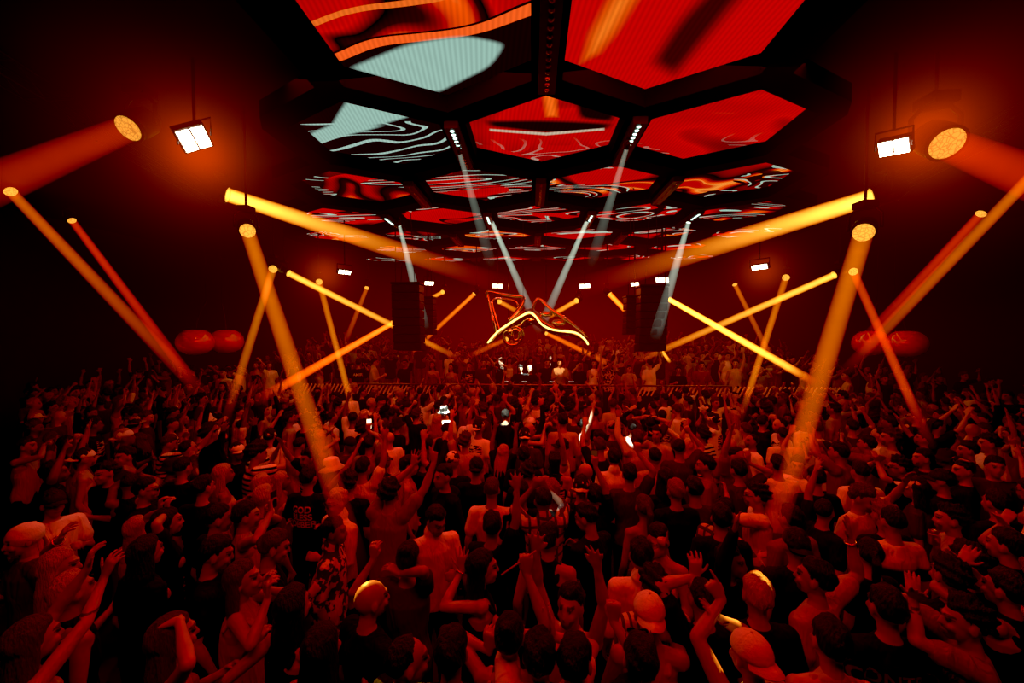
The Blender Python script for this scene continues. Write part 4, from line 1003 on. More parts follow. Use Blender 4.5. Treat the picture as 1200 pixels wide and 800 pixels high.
# ------------------------------------------------------------------ glowing shells that stand in for beams of light in the haze
m, nt, out = mat('beam_glow_shell')  # emission on a see-through tube imitates the lit haze of a beam
lw = N(nt, 'ShaderNodeLayerWeight'); lw.inputs[0].default_value = .5
core = mth(nt, 'POWER', mth(nt, 'SUBTRACT', 1, lw.outputs['Facing']), 1.35)
at_ = N(nt, 'ShaderNodeAttribute'); at_.attribute_name = 'fade'
oi = N(nt, 'ShaderNodeObjectInfo'); tc = N(nt, 'ShaderNodeNewGeometry')
nz = N(nt, 'ShaderNodeTexNoise'); nz.inputs['Scale'].default_value = 2.2; nz.inputs['Detail'].default_value = 5; L(nt, tc.outputs['Position'], nz.inputs['Vector'])
glow_noise = mth(nt, 'ADD', mth(nt, 'MULTIPLY', nz.outputs[0], .5), .75)  # noise that makes the painted beam glow uneven
em = N(nt, 'ShaderNodeEmission'); sv = mth(nt, 'MULTIPLY', core, at_.outputs['Fac'])
sc3 = N(nt, 'ShaderNodeSeparateColor'); L(nt, oi.outputs['Color'], sc3.inputs[0]); cc3 = N(nt, 'ShaderNodeCombineColor')
L(nt, sc3.outputs[0], cc3.inputs[0]); warm = mth(nt, 'LESS_THAN', sc3.outputs[2], mth(nt, 'MULTIPLY', sc3.outputs[0], .6))   # warm beams redden as they thin out
for i_, pw_ in ((1, .70), (2, 1.3)): L(nt, mth(nt, 'MULTIPLY', sc3.outputs[i_], mth(nt, 'POWER', sv, mth(nt, 'MULTIPLY', warm, pw_))), cc3.inputs[i_])
L(nt, cc3.outputs[0], em.inputs[0]); L(nt, mth(nt, 'MULTIPLY', sv, glow_noise), em.inputs[1])
tr_ = N(nt, 'ShaderNodeBsdfTransparent'); ad = N(nt, 'ShaderNodeAddShader'); L(nt, em.outputs[0], ad.inputs[0]); L(nt, tr_.outputs[0], ad.inputs[1]); L(nt, ad.outputs[0], out.inputs[0])
m.cycles.emission_sampling = 'NONE'
BEAM = m
def beam_mesh(p0, p1, r0, r1, tailfade, inv):
    n = 28; K = 24; d = (p1-p0).normalized(); u = d.orthogonal().normalized(); w = d.cross(u); vs = []; fs = []; fd = []
    for i in range(K+1):
        t = i/K; r = r0+(r1-r0)*t; c = p0.lerp(p1, t)
        for k in range(n):
            a = 2*PI*k/n; vs.append(inv @ (c + (u*math.cos(a)+w*math.sin(a))*r)); fd.append(max(0, 1-t)**tailfade*(1 if tailfade == 0 else min(1,(1-t)*6)))
    for i in range(K):
        for k in range(n): fs.append((i*n+k, i*n+(k+1)%n, (i+1)*n+(k+1)%n, (i+1)*n+k))
    me = bpy.data.meshes.new('light_beam'); me.from_pydata([tuple(v) for v in vs], [], fs); me.update()
    me.polygons.foreach_set('use_smooth', [True]*len(fs))
    a = me.attributes.new('fade', 'FLOAT', 'POINT'); a.data.foreach_set('value', fd); me.materials.append(BEAM); return me
LENS = {}
def lens_mat(c, s):
    k = (tuple(round(x,2) for x in c), s)
    if k not in LENS:
        m, nt, out = mat('lens_glow'); tc = N(nt, 'ShaderNodeTexCoord'); v = N(nt, 'ShaderNodeTexVoronoi'); v.inputs['Scale'].default_value = 18; v.feature = 'DISTANCE_TO_EDGE'
        L(nt, tc.outputs['Object'], v.inputs['Vector']); e = N(nt, 'ShaderNodeEmission')
        mr = N(nt, 'ShaderNodeMapRange'); L(nt, v.outputs['Distance'], mr.inputs[0]); mr.inputs[2].default_value = .12; mr.inputs[3].default_value = .45; mr.inputs[4].default_value = 1
        e.inputs[0].default_value = (*c, 1); L(nt, mth(nt, 'MULTIPLY', mr.outputs[0], s), e.inputs[1]); L(nt, e.outputs[0], out.inputs[0]); m.cycles.emission_sampling = 'NONE'; LENS[k] = m
    return LENS[k]
ZT = 6.35
def roof(x, y):                                      # the height something can hang from at (x, y): lattice strut, screen or ceiling
    best = 9
    for a, c in edges.values():
        A_ = Vector(a); C_ = Vector(c); t = max(0, min(1, (Vector((x,y))-A_).dot(C_-A_)/(C_-A_).length_squared)); best = min(best, (Vector((x,y))-A_.lerp(C_, t)).length)
    if best < .26: return ZH - .002
    for k, js in rows.items():
        for j in js:
            if (Vector((x,y))-Vector((CX+j*W, Y1+(k-1)*ROWY))).length < SIDE*.87: return ZH + .275
    return ZC - .004
FIXT = []
def fixture(name, label, p0, p1, r0, r1, col, k, tail=.9, group=None, spot=None, ls=1.3, hang=True):
    """a moving-head lamp: base, yoke, head with lens, and a glowing shell for its beam in the haze"""
    d = (p1-p0).normalized(); R = r0*1.05
    e = empty(name, p0); tag(e, label, 'stage light', group)
    Q = d.to_track_quat('Z', 'Y').to_matrix(); Z3 = Vector((0,0,0))
    b = MB(); b.loft([Z3-d*.01, Z3-d*R*.8, Z3-d*R*2.1, Z3-d*R*2.9],[(R*1.12,)*2,(R*1.22,)*2,(R*1.15,)*2,(R*.7,)*2], n=20, caps=False)
    b.loft([d*.015, -d*.03],[R*1.2,R*1.2], n=20, caps=False)
    hd = b.obj('head', BLACK, e)
    b = MB(); n = 24; b.add([Q @ Vector((R*math.cos(2*PI*i/n), R*math.sin(2*PI*i/n), 0)) + d*.018 for i in range(n)] + [d*.03], [(i,(i+1)%n,n) for i in range(n)])
    b.obj('lens', lens_mat((1,.42,.05) if col[2] < .5 else col, ls), hd)
    ax = d.cross(Vector((0,0,1))); ax = ax.normalized() if ax.length > .05 else Vector((1,0,0)); c = -d*R*1.4; rr = R*1.45
    b = MB(); t = Vector((0,0,R*2.2))
    b.loft([c+ax*rr, c+ax*rr+t*.7, c+ax*rr*.6+t, c-ax*rr*.6+t, c-ax*rr+t*.7, c-ax*rr],[R*.17]*6, n=8); b.obj('yoke', BLACK, e)
    b = MB(); b.box(c+t+Vector((0,0,R*.45)), (R*.9,R*.9,R*.4)); b.bevelled('base', BLACK, e, .02)
    b = MB(); top = min(ZT, ZC-.02) - p0.z
    if hang and top > t.z: b.loft([c+t+Vector((0,0,R*.8)), Vector((c.x, c.y, roof(p0.x+c.x, p0.y+c.y)-p0.z))],[.02,.02], n=8, caps=False); b.obj('drop_pipe', BLACK, e)
    me = beam_mesh(p0 + d*.03, p1, r0, r1, tail, Matrix.Translation(-p0)); bo = link('light_beam', me, e)
    bo.color = (col[0]*k, col[1]*k, col[2]*k, 1); bo.visible_shadow = False if False else True
    if spot:
        ld = bpy.data.lights.new('beam_lamp', 'SPOT'); ld.energy = spot[0]; ld.color = spot[1]; ld.spot_size = spot[2]*D2R; ld.spot_blend = .3; ld.shadow_soft_size = .02
        lo = bpy.data.objects.new('beam_lamp', ld); COL.objects.link(lo); lo.parent = e; lo.location = d*.06; lo.rotation_euler = d.to_track_quat('-Z','Y').to_euler()
    FIXT.append(p0); return e
def bm(label, a, Ya, b_, Yb, w0, w1, col, k, tail=.9, spot=None, group=None, ls=1.3):
    p0 = at(a[0], a[1], Ya); p1 = at(b_[0], b_[1], Yb)
    return fixture('moving_head_light', label, p0, p1, w0/2*Ya/F, w1/2*Yb/F, col, k, tail, group, spot, ls)
YEL = (1,.68,.09); ORA = (1,.27,.02); RED = (1,.07,.008); WHT = (.62,.78,.62); YL = (1,.62,.12)
bm('big lamp at top left throwing a wide dull red beam off the left edge', (151,150),6.0,(-45,232),4.2,27,50,RED,0.24,.15,ls=.9)
bm('lamp at the left edge throwing a long slanting orange beam down into the crowd', (12,224),10.5,(250,474),9.6,12,16,ORA,0.55,.9)
bm('small lamp left, second slanting beam, thin and dull red', (84,258),12,(232,455),11.2,8,12,RED,0.42,.5)
bm('lamp upper left throwing a thick orange beam across towards the sculpture', (266,228),9.2,(640,350),12.5,17,26,YEL,1.30,2.6)
bm('lamp throwing the bright yellow beam that drops onto the shaven head', (290,270),7.0,(427,681),2.46,16,28,YEL,1.5,1.05,spot=(9000,(1,.50,.06),2.2))
bm('lamp left, yellow beam leaning down left to the phones in the crowd', (320,315),13.5,(262,500),7.0,9,11,YEL,1.05,.7,spot=(9000,YL,1.2))
bm('small lamp left, thin yellow beam running down right behind the others', (338,320),13.5,(548,425),13.5,8,7,YEL,1.01,.8)
bm('small lamp left, thin steep yellow beam next to the long crossing one', (374,330),14,(416,490),7.7,7,8,YEL,1.12,.3,spot=(9000,YL,1.2))
bm('lamp at the left end of the terrace shooting an orange beam down left', (461,378),13.5,(296,472),9.8,6,14,ORA,1.33,.7)
bm('big lamp at top right throwing a wide dull red beam off the right edge', (1109,168),6.0,(1250,225),4.4,30,46,RED,0.46,.1,ls=1.0)
bm('lamp upper right throwing a thick orange beam across towards the sculpture', (1022,231),9.2,(640,350),12.5,19,28,YEL,1.25,2.4)
bm('lamp throwing the bright yellow beam that drops onto the fair-haired crown', (1012,272),7.0,(890,676),2.50,19,26,YEL,1.6,1.0,spot=(9000,(1,.50,.06),2.0))
bm('lamp beyond the right edge, long slanting orange beam down left', (1212,203),10.5,(985,440),10.6,12,12,ORA,0.42,.6)
bm('small lamp right, thin dull red beam parallel to the long slanting one', (1150,250),12,(1010,402),11.6,9,12,RED,0.39,.5)
bm('lamp right, orange beam leaning down right into the crowd', (1000,318),13.5,(1091,523),6.0,8,10,ORA,1.40,.45)
bm('small lamp right, thin yellow beam running down left behind the others', (978,322),13.5,(735,428),13.5,8,8,YEL,1.09,.9)
bm('small lamp right, thin steep yellow beam crossing the long one', (921,325),14,(867,492),7.5,7,8,YEL,1.26,.3,spot=(9000,YL,1.2))
bm('lamp behind the right speaker stack, hard yellow beam down right', (783,350),12.9,(957,449),10.9,6,10,YEL,1.61,.35)
bm('small lamp left of the right speakers, short orange beam behind them', (714,344),16,(752,384),15.4,6,6,ORA,1.40,.3)
bm('small lamp behind the sculpture, short orange beam pointing down left', (676,352),16,(640,373),14.5,6,6,YEL,1.19,.4)
bm('small lamp behind the sculpture, short orange beam pointing down right', (585,353),16,(610,367),14.5,6,6,YEL,1.19,.4)
bm('dull lamp left of the sculpture, thin dim beam down left', (556,344),16.5,(470,424),15,5,6,ORA,0.63,.7)
bm('tiny lamp right of the left speakers, short bright beam', (519,342),17,(504,350),16,5,5,YEL,1.26,.1)
bm('dim lamp right of centre, faint red beam down right', (861,333),17,(910,432),14.5,5,7,ORA,0.35,.6)
bm('dim lamp left of centre, faint red beam down left', (430,337),17,(403,405),14.5,5,7,ORA,0.39,.6)
bm('low lamp under the neon curve, dull orange beam down right', (640,390),15.5,(722,430),13.2,5,8,ORA,0.70,.5)
bm('low lamp under the neon curve, dull orange beam down left', (594,397),15.5,(548,418),13.5,5,8,ORA,0.45,.6)
bm('tiny lamp at the foot of the right speakers, short yellow beam', (775,410),14.5,(785,424),13.8,4,4,YEL,1.40,.1)
# pale pencil beams from the lit battens
def pale(label, a, Ya, b_, Yb, w0, w1, k, spot=None, tail=1.1):
    p0 = at(a[0],a[1],Ya); p1 = at(b_[0],b_[1],Yb); return fixture('pin_spot', label, p0, p1, w0/2*Ya/F, w1/2*Yb/F, WHT, k, tail, None, spot, 3.0, False)
pale('pale pin spot at the left ceiling strut, wide fading beam', (538,178),6.9,(578,318),12,5,16,.26)
pale('pale pin spot at the right ceiling strut, wide fading beam', (735,172),6.9,(690,318),12,5,16,.26)
pale('pale pin spot over the left speaker stack', (468,264),12.0,(500,392),13,4,14,.34)
pale('pale pin spot left of centre pointing at the sculpture', (576,259),12.0,(634,392),13.4,5,12,.42, spot=(7000,(.8,1,.85),3))
pale('pale pin spot right of centre pointing at the sculpture', (688,259),12.0,(630,392),13.4,5,12,.42)
pale('pale pin spot over the right speaker stack', (807,260),12.0,(765,405),11.9,5,16,.38)

# ------------------------------------------------------------------ blinder lights
HOT = emis('blinder_cell', (1,.80,.52), 22.0); HOTS = emis('blinder_cell_far', (1,.78,.50), 9.0)
bl_pts = []
def blinder(label, px, py, Y, w, h, rot, hot, power):
    p = at(px, py, Y); e = empty('blinder_light', p); tag(e, label, 'blinder light')
    aim = (Vector((CX*.5, Y*.62, 1.2)) - p).normalized(); Q = aim.to_track_quat('Z','Y').to_matrix(); Q = Q @ Matrix.Rotation(rot*D2R, 3, 'Z')
    b = MB(); b.box(-(Q @ Vector((0,0,.07))), (w*.56,h*.62,.06), Q); b.bevelled('housing', BLACK, e, .015)
    for s in (-1,1):
        b = MB(); b.box(Q @ Vector((s*w*.26,0,.0)), (w*.22,h*.5,.01), Q); b.obj('lamp_cell', hot, e, False)
    b = MB(); u = Q @ Vector((1,0,0)); b.loft([u*w*.62, u*w*.62+Vector((0,0,.25)), -u*w*.62+Vector((0,0,.25)), -u*w*.62],[.015]*4, n=8)
    b.loft([Vector((0,0,.25)), Vector((0,0,roof(p.x,p.y)-p.z))],[.02,.02], n=8, caps=False); b.obj('bracket', BLACK, e)
    la = bpy.data.lights.new('blinder_lamp','SPOT'); la.energy = power; la.color = (1,.05,.004); la.spot_size = 150*D2R; la.spot_blend = 1; la.shadow_soft_size = .15
    lo = bpy.data.objects.new('blinder_lamp', la); COL.objects.link(lo); lo.parent = e; lo.location = aim*.08; lo.rotation_euler = aim.to_track_quat('-Z','Y').to_euler()
    bl_pts.append((p, power))
blinder('two-cell blinder light glaring white at upper left', 228,163,5.8,.36,.30,42,HOT,130)
blinder('two-cell blinder light glaring white at upper right', 1047,173,6.2,.34,.20,-10,HOT,130)
for n_, (px, py, Y, w, h, lab) in enumerate([(404,319,13,.40,.12,'small blinder light left, hung before the red haze'),(890,313,13,.46,.14,'small blinder light right, hung before the red haze'),
        (503,332,15,.34,.13,'distant blinder light above the left speakers'),(583,335,16,.42,.14,'distant blinder light left above the sculpture'),(685,335,16,.42,.14,'distant blinder light right above the sculpture'),
        (744,333,16,.30,.12,'distant blinder light behind the narrow right speaker stack'),(776,328,14,.42,.16,'blinder light just above the wide right speaker stack')]):
    blinder(lab, px, py, Y, w, h, 0, HOTS, 70 if n_ < 2 else 45)

# ------------------------------------------------------------------ speakers
GRILL = pbr('speaker_grille', (.012,.008,.008), .8, bump=1, bscale=200)
def line_array(label, px, ytop, ybot, Y, wpx, n):
    pt = at(px, ytop, Y); pb = at(px, ybot, Y); w = wpx*Y/F; H_ = (pt.z-pb.z)/n
    e = empty('line_array_speaker', (pt.x, pt.y, pb.z)); tag(e, label, 'speaker')
    for i in range(n):
        zc = (pt.z-pb.z) - H_*(i+.5); yo = -.012*(i*i)*.25; b = MB(); b.box((0,-yo,zc),(w/2,.28,H_/2-.008), Matrix.Rotation(-i*.9*D2R,3,'X')); c = b.bevelled('cabinet', BLACK, e, .015)
        b = MB(); b.box((0,-yo-.285,zc),(w/2-.03,.008,H_/2-.03), Matrix.Rotation(-i*.9*D2R,3,'X')); b.obj('grille', GRILL, c, False)
    b = MB(); b.box((0,0,(pt.z-pb.z)+.04),(w/2+.02,.30,.03)); b.bevelled('flying_frame', BLACK, e, .01)
    for s in (-1,1):
        b = MB(); b.loft([(s*w*.25,0,(pt.z-pb.z)+.06),(s*w*.12,0,roof(pt.x+s*w*.12,pt.y)-pb.z)],[.012,.012], n=6, caps=False); b.obj('rigging_chain', BLACK, e)
line_array('wide black line array speaker hanging left of the stage', 478,334,411,12.3,33,8)
line_array('narrow black speaker column hanging beside the left line array', 503,350,392,13.6,13,6)
line_array('wide black line array speaker hanging right of the stage', 764,337,412,12.3,31,8)
line_array('narrow black speaker column hanging beside the right line array', 740,349,392,13.2,15,6)

# ------------------------------------------------------------------ glossy cherry sculptures
CH = pbr('cherry_lacquer', (.8,.03,.012), .12, 0, .6, coat=1); STEM = pbr('cherry_stem', (.03,.015,.01), .5)
def cherry(label, px, py, rpx, Y, lean):
    p = at(px, py, Y); r = rpx*Y/F; e = empty('cherry_sculpture', p); tag(e, label, 'cherry sculpture', 'giant hanging cherries')
    def fn(d):
        h = math.sqrt(d.x*d.x+d.y*d.y); return (1 - .26*math.exp(-(h/.28)**2)) if d.z > 0 else 1-.10*(-d.z)**3
    b = MB(); b.ball((0,0,0),(r*1.06,r*1.06,r*.93), nu=40, nv=28, fn=fn); b.obj('fruit', CH, e)
    b = MB(); b.loft([(0,0,r*.62),(lean*.05,0,r*1.15),(lean*.2,0,r*1.9),(lean*.45,0,r*2.6)],[.022,.016,.016,.028], n=10); b.obj('stem', STEM, e)
    b = MB(); b.loft([(lean*.45,0,r*2.6),(lean*.45,0,roof(p.x+lean*.45,p.y)-p.z)],[.006,.006], n=6, caps=False); b.obj('suspension_wire', BLACK, e)
cherry('giant glossy red cherry, outer one of the pair at left', 229,401,19,12.0,.8)
cherry('giant glossy red cherry, inner one of the pair at left', 265.5,400,17.5,13.0,-.3)
cherry('giant glossy dark red cherry, inner one of the dim pair at right', 1021,402,17,13.0,.3)
cherry('giant glossy dark red cherry, outer one of the dim pair at right', 1062,403,18,12.0,-.8)

# ------------------------------------------------------------------ chrome winged sculpture with a neon line
CHR = pbr('chrome', (.65,.42,.32), .08, 1); NEON = emis('neon_yellow', (1,.78,.16), 3.2)
SY = 12.6
def P(px, py, dy=0): return at(px, py, SY+dy)
org = P(620, 380); sc_ = empty('neon_sculpture', org); tag(sc_, 'chrome winged sculpture with a glowing yellow neon line hanging over the DJs', 'sculpture')
def tubeS(name, ptsp, r, m, sub=6, rr=None):
    P_ = [P(*q)-org for q in ptsp]; out_ = []; R_ = []
    for i in range(len(P_)-1):
        p0, p1, p2, p3 = P_[max(0,i-1)], P_[i], P_[i+1], P_[min(len(P_)-1,i+2)]
        for k in range(sub):
            t = k/sub; out_.append(.5*((2*p1)+(p2-p0)*t+(2*p0-5*p1+4*p2-p3)*t*t+(3*p1-p0-3*p2+p3)*t**3))
            ra = rr or [r]*len(P_); R_.append(ra[i]*(1-t)+ra[i+1]*t)
    out_.append(P_[-1]); R_.append((rr or [r]*len(P_))[-1]); b = MB(); b.loft(out_, R_, n=10); return b.obj(name, m, sc_)
tubeS('neon_line', [(572,401,-.25),(584,388,-.3),(600,377,-.3),(615,368,-.3),(621,366,-.3),(627,370,-.3),(635,380,-.3),(647,386,-.3),(663,388,-.3),(675,390,-.3),(684,396,-.3),(689,403,-.3)], .026, NEON)
tubeS('spine', [(574,402),(588,388,.1),(606,375,.1),(621,368,.1),(634,378,.1),(652,388,.1),(672,391,.1),(690,402,0)], .1, CHR, rr=[.03,.10,.15,.19,.17,.13,.10,.03])
tubeS('wing_strut', [(582,392),(577,372),(573,352,.1),(571,342,.1),(586,344,.1),(602,347,.2),(613,348,.2),(610,360,.1),(598,374,0)], .04, CHR, rr=[.06,.05,.04,.05,.05,.06,.06,.07,.09])
tubeS('wing_strut', [(586,388,.2),(580,368,.25),(577,352,.3),(590,350,.3),(604,353,.3),(607,362,.3)], .03, CHR)
tubeS('tail_fin', [(634,352,.1),(645,362,.1),(660,372,.1),(676,384,.1),(689,396,.1)], .05, CHR, rr=[.02,.05,.06,.05,.03])
tubeS('tail_fin', [(624,362,.2),(630,350,.2),(640,356,.2),(652,370,.2)], .04, CHR)
tubeS('hoop', [(590,390,.1),(592,400,.1),(600,404,.1),(609,401,.1),(613,392,.1),(608,384,.1),(598,383,.1),(590,390,.1)], .05, CHR)
tubeS('hoop', [(600,392,-.1),(603,398,-.1),(608,396,-.1),(608,388,-.1),(602,386,-.1),(600,392,-.1)], .035, CHR)
b = MB()
for px, py, r in ((598,388,.22),(622,375,.26),(640,368,.16),(655,378,.18),(612,381,.16)): b.ball(P(px,py,.12)-org,(r*1.3,r*.7,r*.62), nu=18, nv=12, fn=lambda d: 1+.13*math.sin(d.x*9+d.z*11))
me = remesh(b, .03, 'body_shell', 2, .5); link('body_shell', me, sc_, [CHR])
for px, py in ((573,342),(613,348),(640,356)):
    q = P(px,py,.1)-org; b = MB(); w_ = q + org; b.loft([q,(q.x,q.y,roof(w_.x,w_.y)-org.z)],[.007,.007], n=6, caps=False); b.obj('suspension_wire', BLACK, sc_)

# ------------------------------------------------------------------ booth and slatted railing
BOOTH = pbr('booth_black', (.015,.012,.012), .45)
b0 = empty('dj_booth', (CX, 12.15, .5)); tag(b0, 'long dark DJ booth behind the railing at the centre of the stage', 'DJ booth')
b = MB(); b.box((0,0,.52),(1.55,.22,.52)); b.bevelled('front_panel', BOOTH, b0, .03)
b = MB(); b.box((0,.12,1.06),(1.62,.34,.025)); b.bevelled('table_top', BOOTH, b0, .01)
for i, x in enumerate((-1.0,-.42,.42,1.0)):
    e = empty('media_player', (CX+x, 12.28, 1.585)); tag(e, 'DJ media player on the booth, %s from the left' % ORD[i], 'media player', 'decks on the DJ booth')
    b = MB(); b.box((0,0,.05),(.16,.20,.05)); b.bevelled('body', BLACK, e, .01)
    b = MB(); revolve(b,[(0,.118),(.085,.118),(.10,.112),(.10,.10)],(0,0,0),24); b.obj('jog_wheel', BLACKG, e)
    b = MB(); b.box((0,.14,.105),(.08,.035,.006)); b.obj('display', emis('deck_display',(1,.8,.6),1.2,False), e, False)
e = empty('dj_mixer', (CX, 12.28, 1.585)); tag(e, 'DJ mixer between the media players on the booth', 'mixer')
b = MB(); b.box((0,0,.05),(.16,.20,.05)); b.bevelled('body', BLACK, e, .01)
for i in range(4):
    b = MB(); b.loft([(-.11+i*.073,-.05,.10),(-.11+i*.073,-.05,.125)],[.014,.012], n=10, caps=False); b.obj('knob', BLACKG, e)
# top rail
RAILM = pbr('rail_metal', (.35,.2,.14), .3, 1)
rl = empty('stage_railing', (CX, 11.75, 0)); tag(rl, 'long metal handrail running along the stage edge in front of the booth', 'railing')
b = MB(); b.loft([(-5.4,0,1.68),(5.4,0,1.68)],[.025,.025], n=10); b.obj('handrail', RAILM, rl)
for i in range(7):
    b = MB(); b.loft([(-5.4+i*1.8,0,0),(-5.4+i*1.8,0,1.68)],[.022,.022], n=8, caps=False); b.obj('post', BLACK, rl)
SLAT = pbr('slat_pale', (.95,.85,.7), .5); SL2 = pbr('barrier_dark', (.02,.015,.015), .6)
def barrier(label, x0, x1, n):
    e = empty('slatted_barrier', ((x0+x1)/2, 11.85, 0)); tag(e, label, 'barrier')
    b = MB(); b.box((0,0,.72),((x1-x0)/2,.03,.72)); b.bevelled('panel', SL2, e, .01)
    for i in range(n):
        x = -(x1-x0)/2 + (i+.5)*(x1-x0)/n; b = MB(); b.box((x,-.045,1.52),(.018,.012,.16), Matrix.Rotation(28*D2R,3,'Y')); b.obj('slat', SLAT, e, False)
barrier('barrier topped with slanting pale slats at the left end of the stage', -6.9, -2.3, 40)
barrier('barrier topped with slanting pale slats at the right end of the stage', 2.9, 8.8, 48)

# side trusses that the lamps hang beside, only glimpsed
TR = pbr('truss_dark', (.02,.015,.015), .4, .8)
def truss(label, a, b_):
    A_, B_ = Vector(a), Vector(b_); d = (B_-A_).normalized(); u = d.cross(Vector((0,0,1))).normalized(); w = Vector((0,0,1)); e = empty('lighting_truss', A_); tag(e, label, 'truss')
    b = MB(); Ln = (B_-A_).length
    for s in (-1,1):
        for t in (-1,1): b.loft([u*s*.15+w*t*.15, d*Ln+u*s*.15+w*t*.15],[.024,.024], n=8, caps=False)
    b.obj('chords', TR, e); b = MB(); n = int(Ln/.5)
    for i in range(n):
        for s in (-1,1): b.loft([d*(i*.5)+u*s*.15-w*.15, d*((i+1)*.5)+u*s*.15+w*.15] if i%2 else [d*(i*.5)+u*s*.15+w*.15, d*((i+1)*.5)+u*s*.15-w*.15],[.012,.012], n=6, caps=False)
    b.obj('bracing', TR, e)
    b = MB()
    for t in (.15,.85): b.loft([d*Ln*t+w*.15, d*Ln*t+w*(ZC-A_.z-.01)],[.012,.012], n=6, caps=False)
    b.obj('hanger', TR, e)
truss('dark box truss running along the left of the ceiling screens', (-6.9,3.5,6.9), (-9.8,15,6.9))
truss('dark box truss running along the right of the ceiling screens', (7.3,3.5,6.9), (10.1,15,6.9))

# ------------------------------------------------------------------ lights, added fills and self-glowing haze
def area(name, loc, target, sx, sy, e, col):
    a = bpy.data.lights.new(name, 'AREA'); a.shape = 'RECTANGLE'; a.size = sx; a.size_y = sy; a.energy = e; a.color = col
    o = bpy.data.objects.new(name, a); COL.objects.link(o); o.location = loc; o.rotation_euler = (Vector(target)-Vector(loc)).to_track_quat('-Z','Y').to_euler(); return o
area('added_fill_near', (0, .2, 6.9), (0, 4.2, 1.5), 5, 1.5, 165, (1,.014,.001))  # added red fill without a fixture, stands in for the LED ceiling's glow
area('added_fill_mid', (0, 5.0, 6.3), (0, 8.6, 1.4), 7, 2, 270, (1,.032,.002))  # added overhead red fill for the middle of the floor, no fixture
area('added_fill_stage', (CX, 9.2, 6.2), (CX, 13.5, 1.8), 8, 1.5, 70, (1,.07,.006))  # added orange-red fill towards the stage, no fixture
area('added_fill_back', (CX, 19.8, 6.0), (CX, 8.0, 1.2), 10, 2, 130, (1,.06,.004))  # added backlight to rim the crowd, no fixture
for sx, e_ in ((-1, 120), (1, 40)):
    l = bpy.data.lights.new('cherry_fill','SPOT'); l.energy = e_; l.color = (1,.10,.02); l.spot_size = 26*D2R; l.shadow_soft_size = .06  # spot added only to brighten the cherries, no fixture
    o = bpy.data.objects.new('cherry_fill', l); COL.objects.link(o); o.location = (sx*7.2, 8.6, 6.2); o.rotation_euler = (Vector((sx*9.6+.3,12.1,2.9))-o.location).to_track_quat('-Z','Y').to_euler()
def wspot(t, src, e, size, col=(.75,1,.82)):
    l = bpy.data.lights.new('pin_lamp','SPOT'); l.energy = e; l.color = col; l.spot_size = size*D2R; l.spot_blend = .25; l.shadow_soft_size = .02
    o = bpy.data.objects.new('pin_lamp', l); COL.objects.link(o); o.location = src; o.rotation_euler = (Vector(t)-Vector(src)).to_track_quat('-Z','Y').to_euler()
for px, py, dz, e_, sz in ((520,482,-.12,11000,3.6), (684,497,-.10,8000,2.6), (741,500,-.18,4000,2.4), (592,486,-.02,9000,2.2), (655,566,-.30,1500,2.2)):
    h_ = atz(px, py, HEADZ); x_, y_ = min(people[:HEROES], key=lambda q: (q[0]-h_.x)**2+(q[1]-h_.y)**2)
    wspot((x_, y_-.05, HEADZ+dz), (x_*.8+.2, y_-2.6, 6.25), e_, sz)
wspot(at(616,430,12.85), (CX+.3,9.2,5.6), 15000, 5.2); wspot(at(588,428,13.0), (CX-.5,9.0,6.2), 6000, 2.2); wspot(at(655,430,13.0), (CX+.4,9.0,6.2), 2600, 3.4, (1,.55,.2))

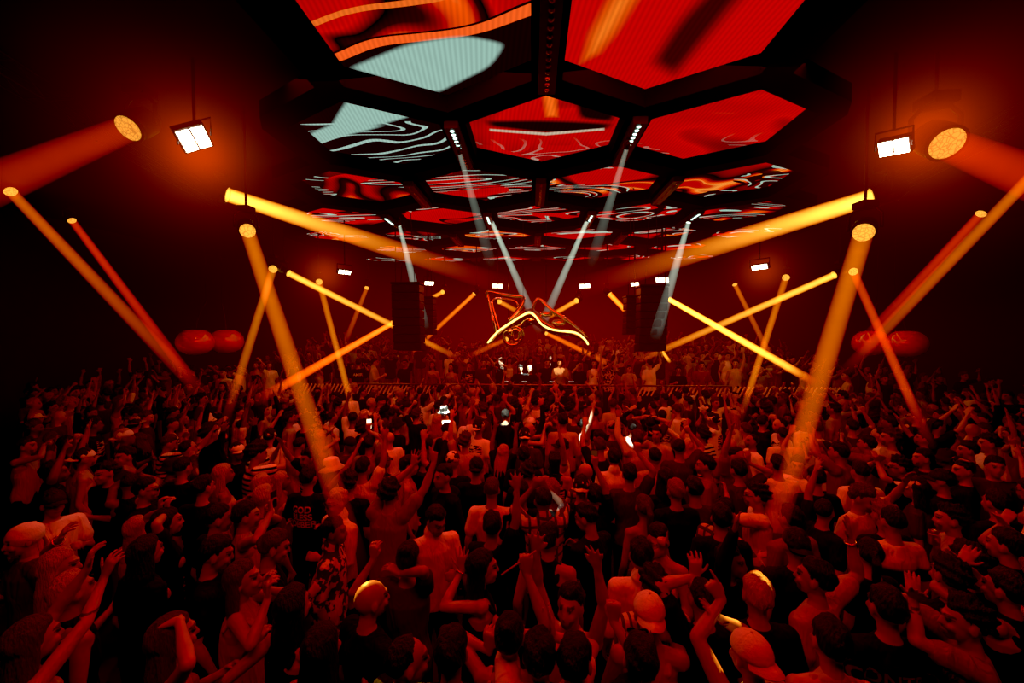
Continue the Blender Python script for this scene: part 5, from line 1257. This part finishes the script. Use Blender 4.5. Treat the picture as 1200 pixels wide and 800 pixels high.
w = bpy.data.worlds.new('world'); SC.world = w; w.use_nodes = True; nt = w.node_tree; nt.nodes.clear(); out = N(nt, 'ShaderNodeOutputWorld')
bg = N(nt, 'ShaderNodeBackground'); bg.inputs[0].default_value = (0,0,0,1); L(nt, bg.outputs[0], out.inputs[0])
ge = N(nt, 'ShaderNodeNewGeometry')
def vol(dens, col):
    e = N(nt, 'ShaderNodeEmission'); e.inputs[0].default_value = (*col, 1); L(nt, dens, e.inputs[1]); return e.outputs[0]  # the air itself emits, standing in for lamp light scattered by haze
def addsh(a, b):
    n = N(nt, 'ShaderNodeAddShader'); L(nt, a, n.inputs[0]); L(nt, b, n.inputs[1]); return n.outputs[0]
gp = N(nt, 'ShaderNodeSeparateXYZ'); L(nt, ge.outputs['Position'], gp.inputs[0])
fx = mth(nt, 'ABSOLUTE', mth(nt, 'SUBTRACT', gp.outputs[0], CX)); fz = gp.outputs[2]      # the rig is the same left and right
cb = N(nt, 'ShaderNodeCombineXYZ'); L(nt, fx, cb.inputs[0]); L(nt, gp.outputs[1], cb.inputs[1]); L(nt, fz, cb.inputs[2])
def q2(c, s):
    a = N(nt, 'ShaderNodeVectorMath', operation='MULTIPLY_ADD'); L(nt, cb.outputs[0], a.inputs[0]); a.inputs[1].default_value = tuple(1/k for k in s); a.inputs[2].default_value = tuple(-c_/k for c_, k in zip(c, s))
    q = N(nt, 'ShaderNodeVectorMath', operation='DOT_PRODUCT'); L(nt, a.outputs[0], q.inputs[0]); L(nt, a.outputs[0], q.inputs[1]); return q.outputs['Value']
d1 = mth(nt, 'MULTIPLY', mth(nt, 'POWER', 2.718, mth(nt, 'MULTIPLY', q2((0, 15, 3.2), (7.0, 4.5, 2.4)), -1)), HAZE_GLOW)
g1 = mth(nt, 'DIVIDE', GLOW1, mth(nt, 'ADD', mth(nt, 'POWER', q2((5.2, 6.0, 5.95), (1,1,1)), 1.5), .06))
g2 = mth(nt, 'DIVIDE', GLOW2, mth(nt, 'ADD', mth(nt, 'POWER', q2((7.0, 13.2, 5.1), (1,1,1)), 1.5), .08))
g1 = mth(nt, 'MAXIMUM', mth(nt, 'SUBTRACT', g1, .003), 0); V1 = vol(d1, (1,.034,.002)); V3 = vol(mth(nt, 'ADD', g1, g2), (1,.085,.008))
L(nt, addsh(V1, V3), out.inputs['Volume'])
w.cycles.volume_step_size = 1.2
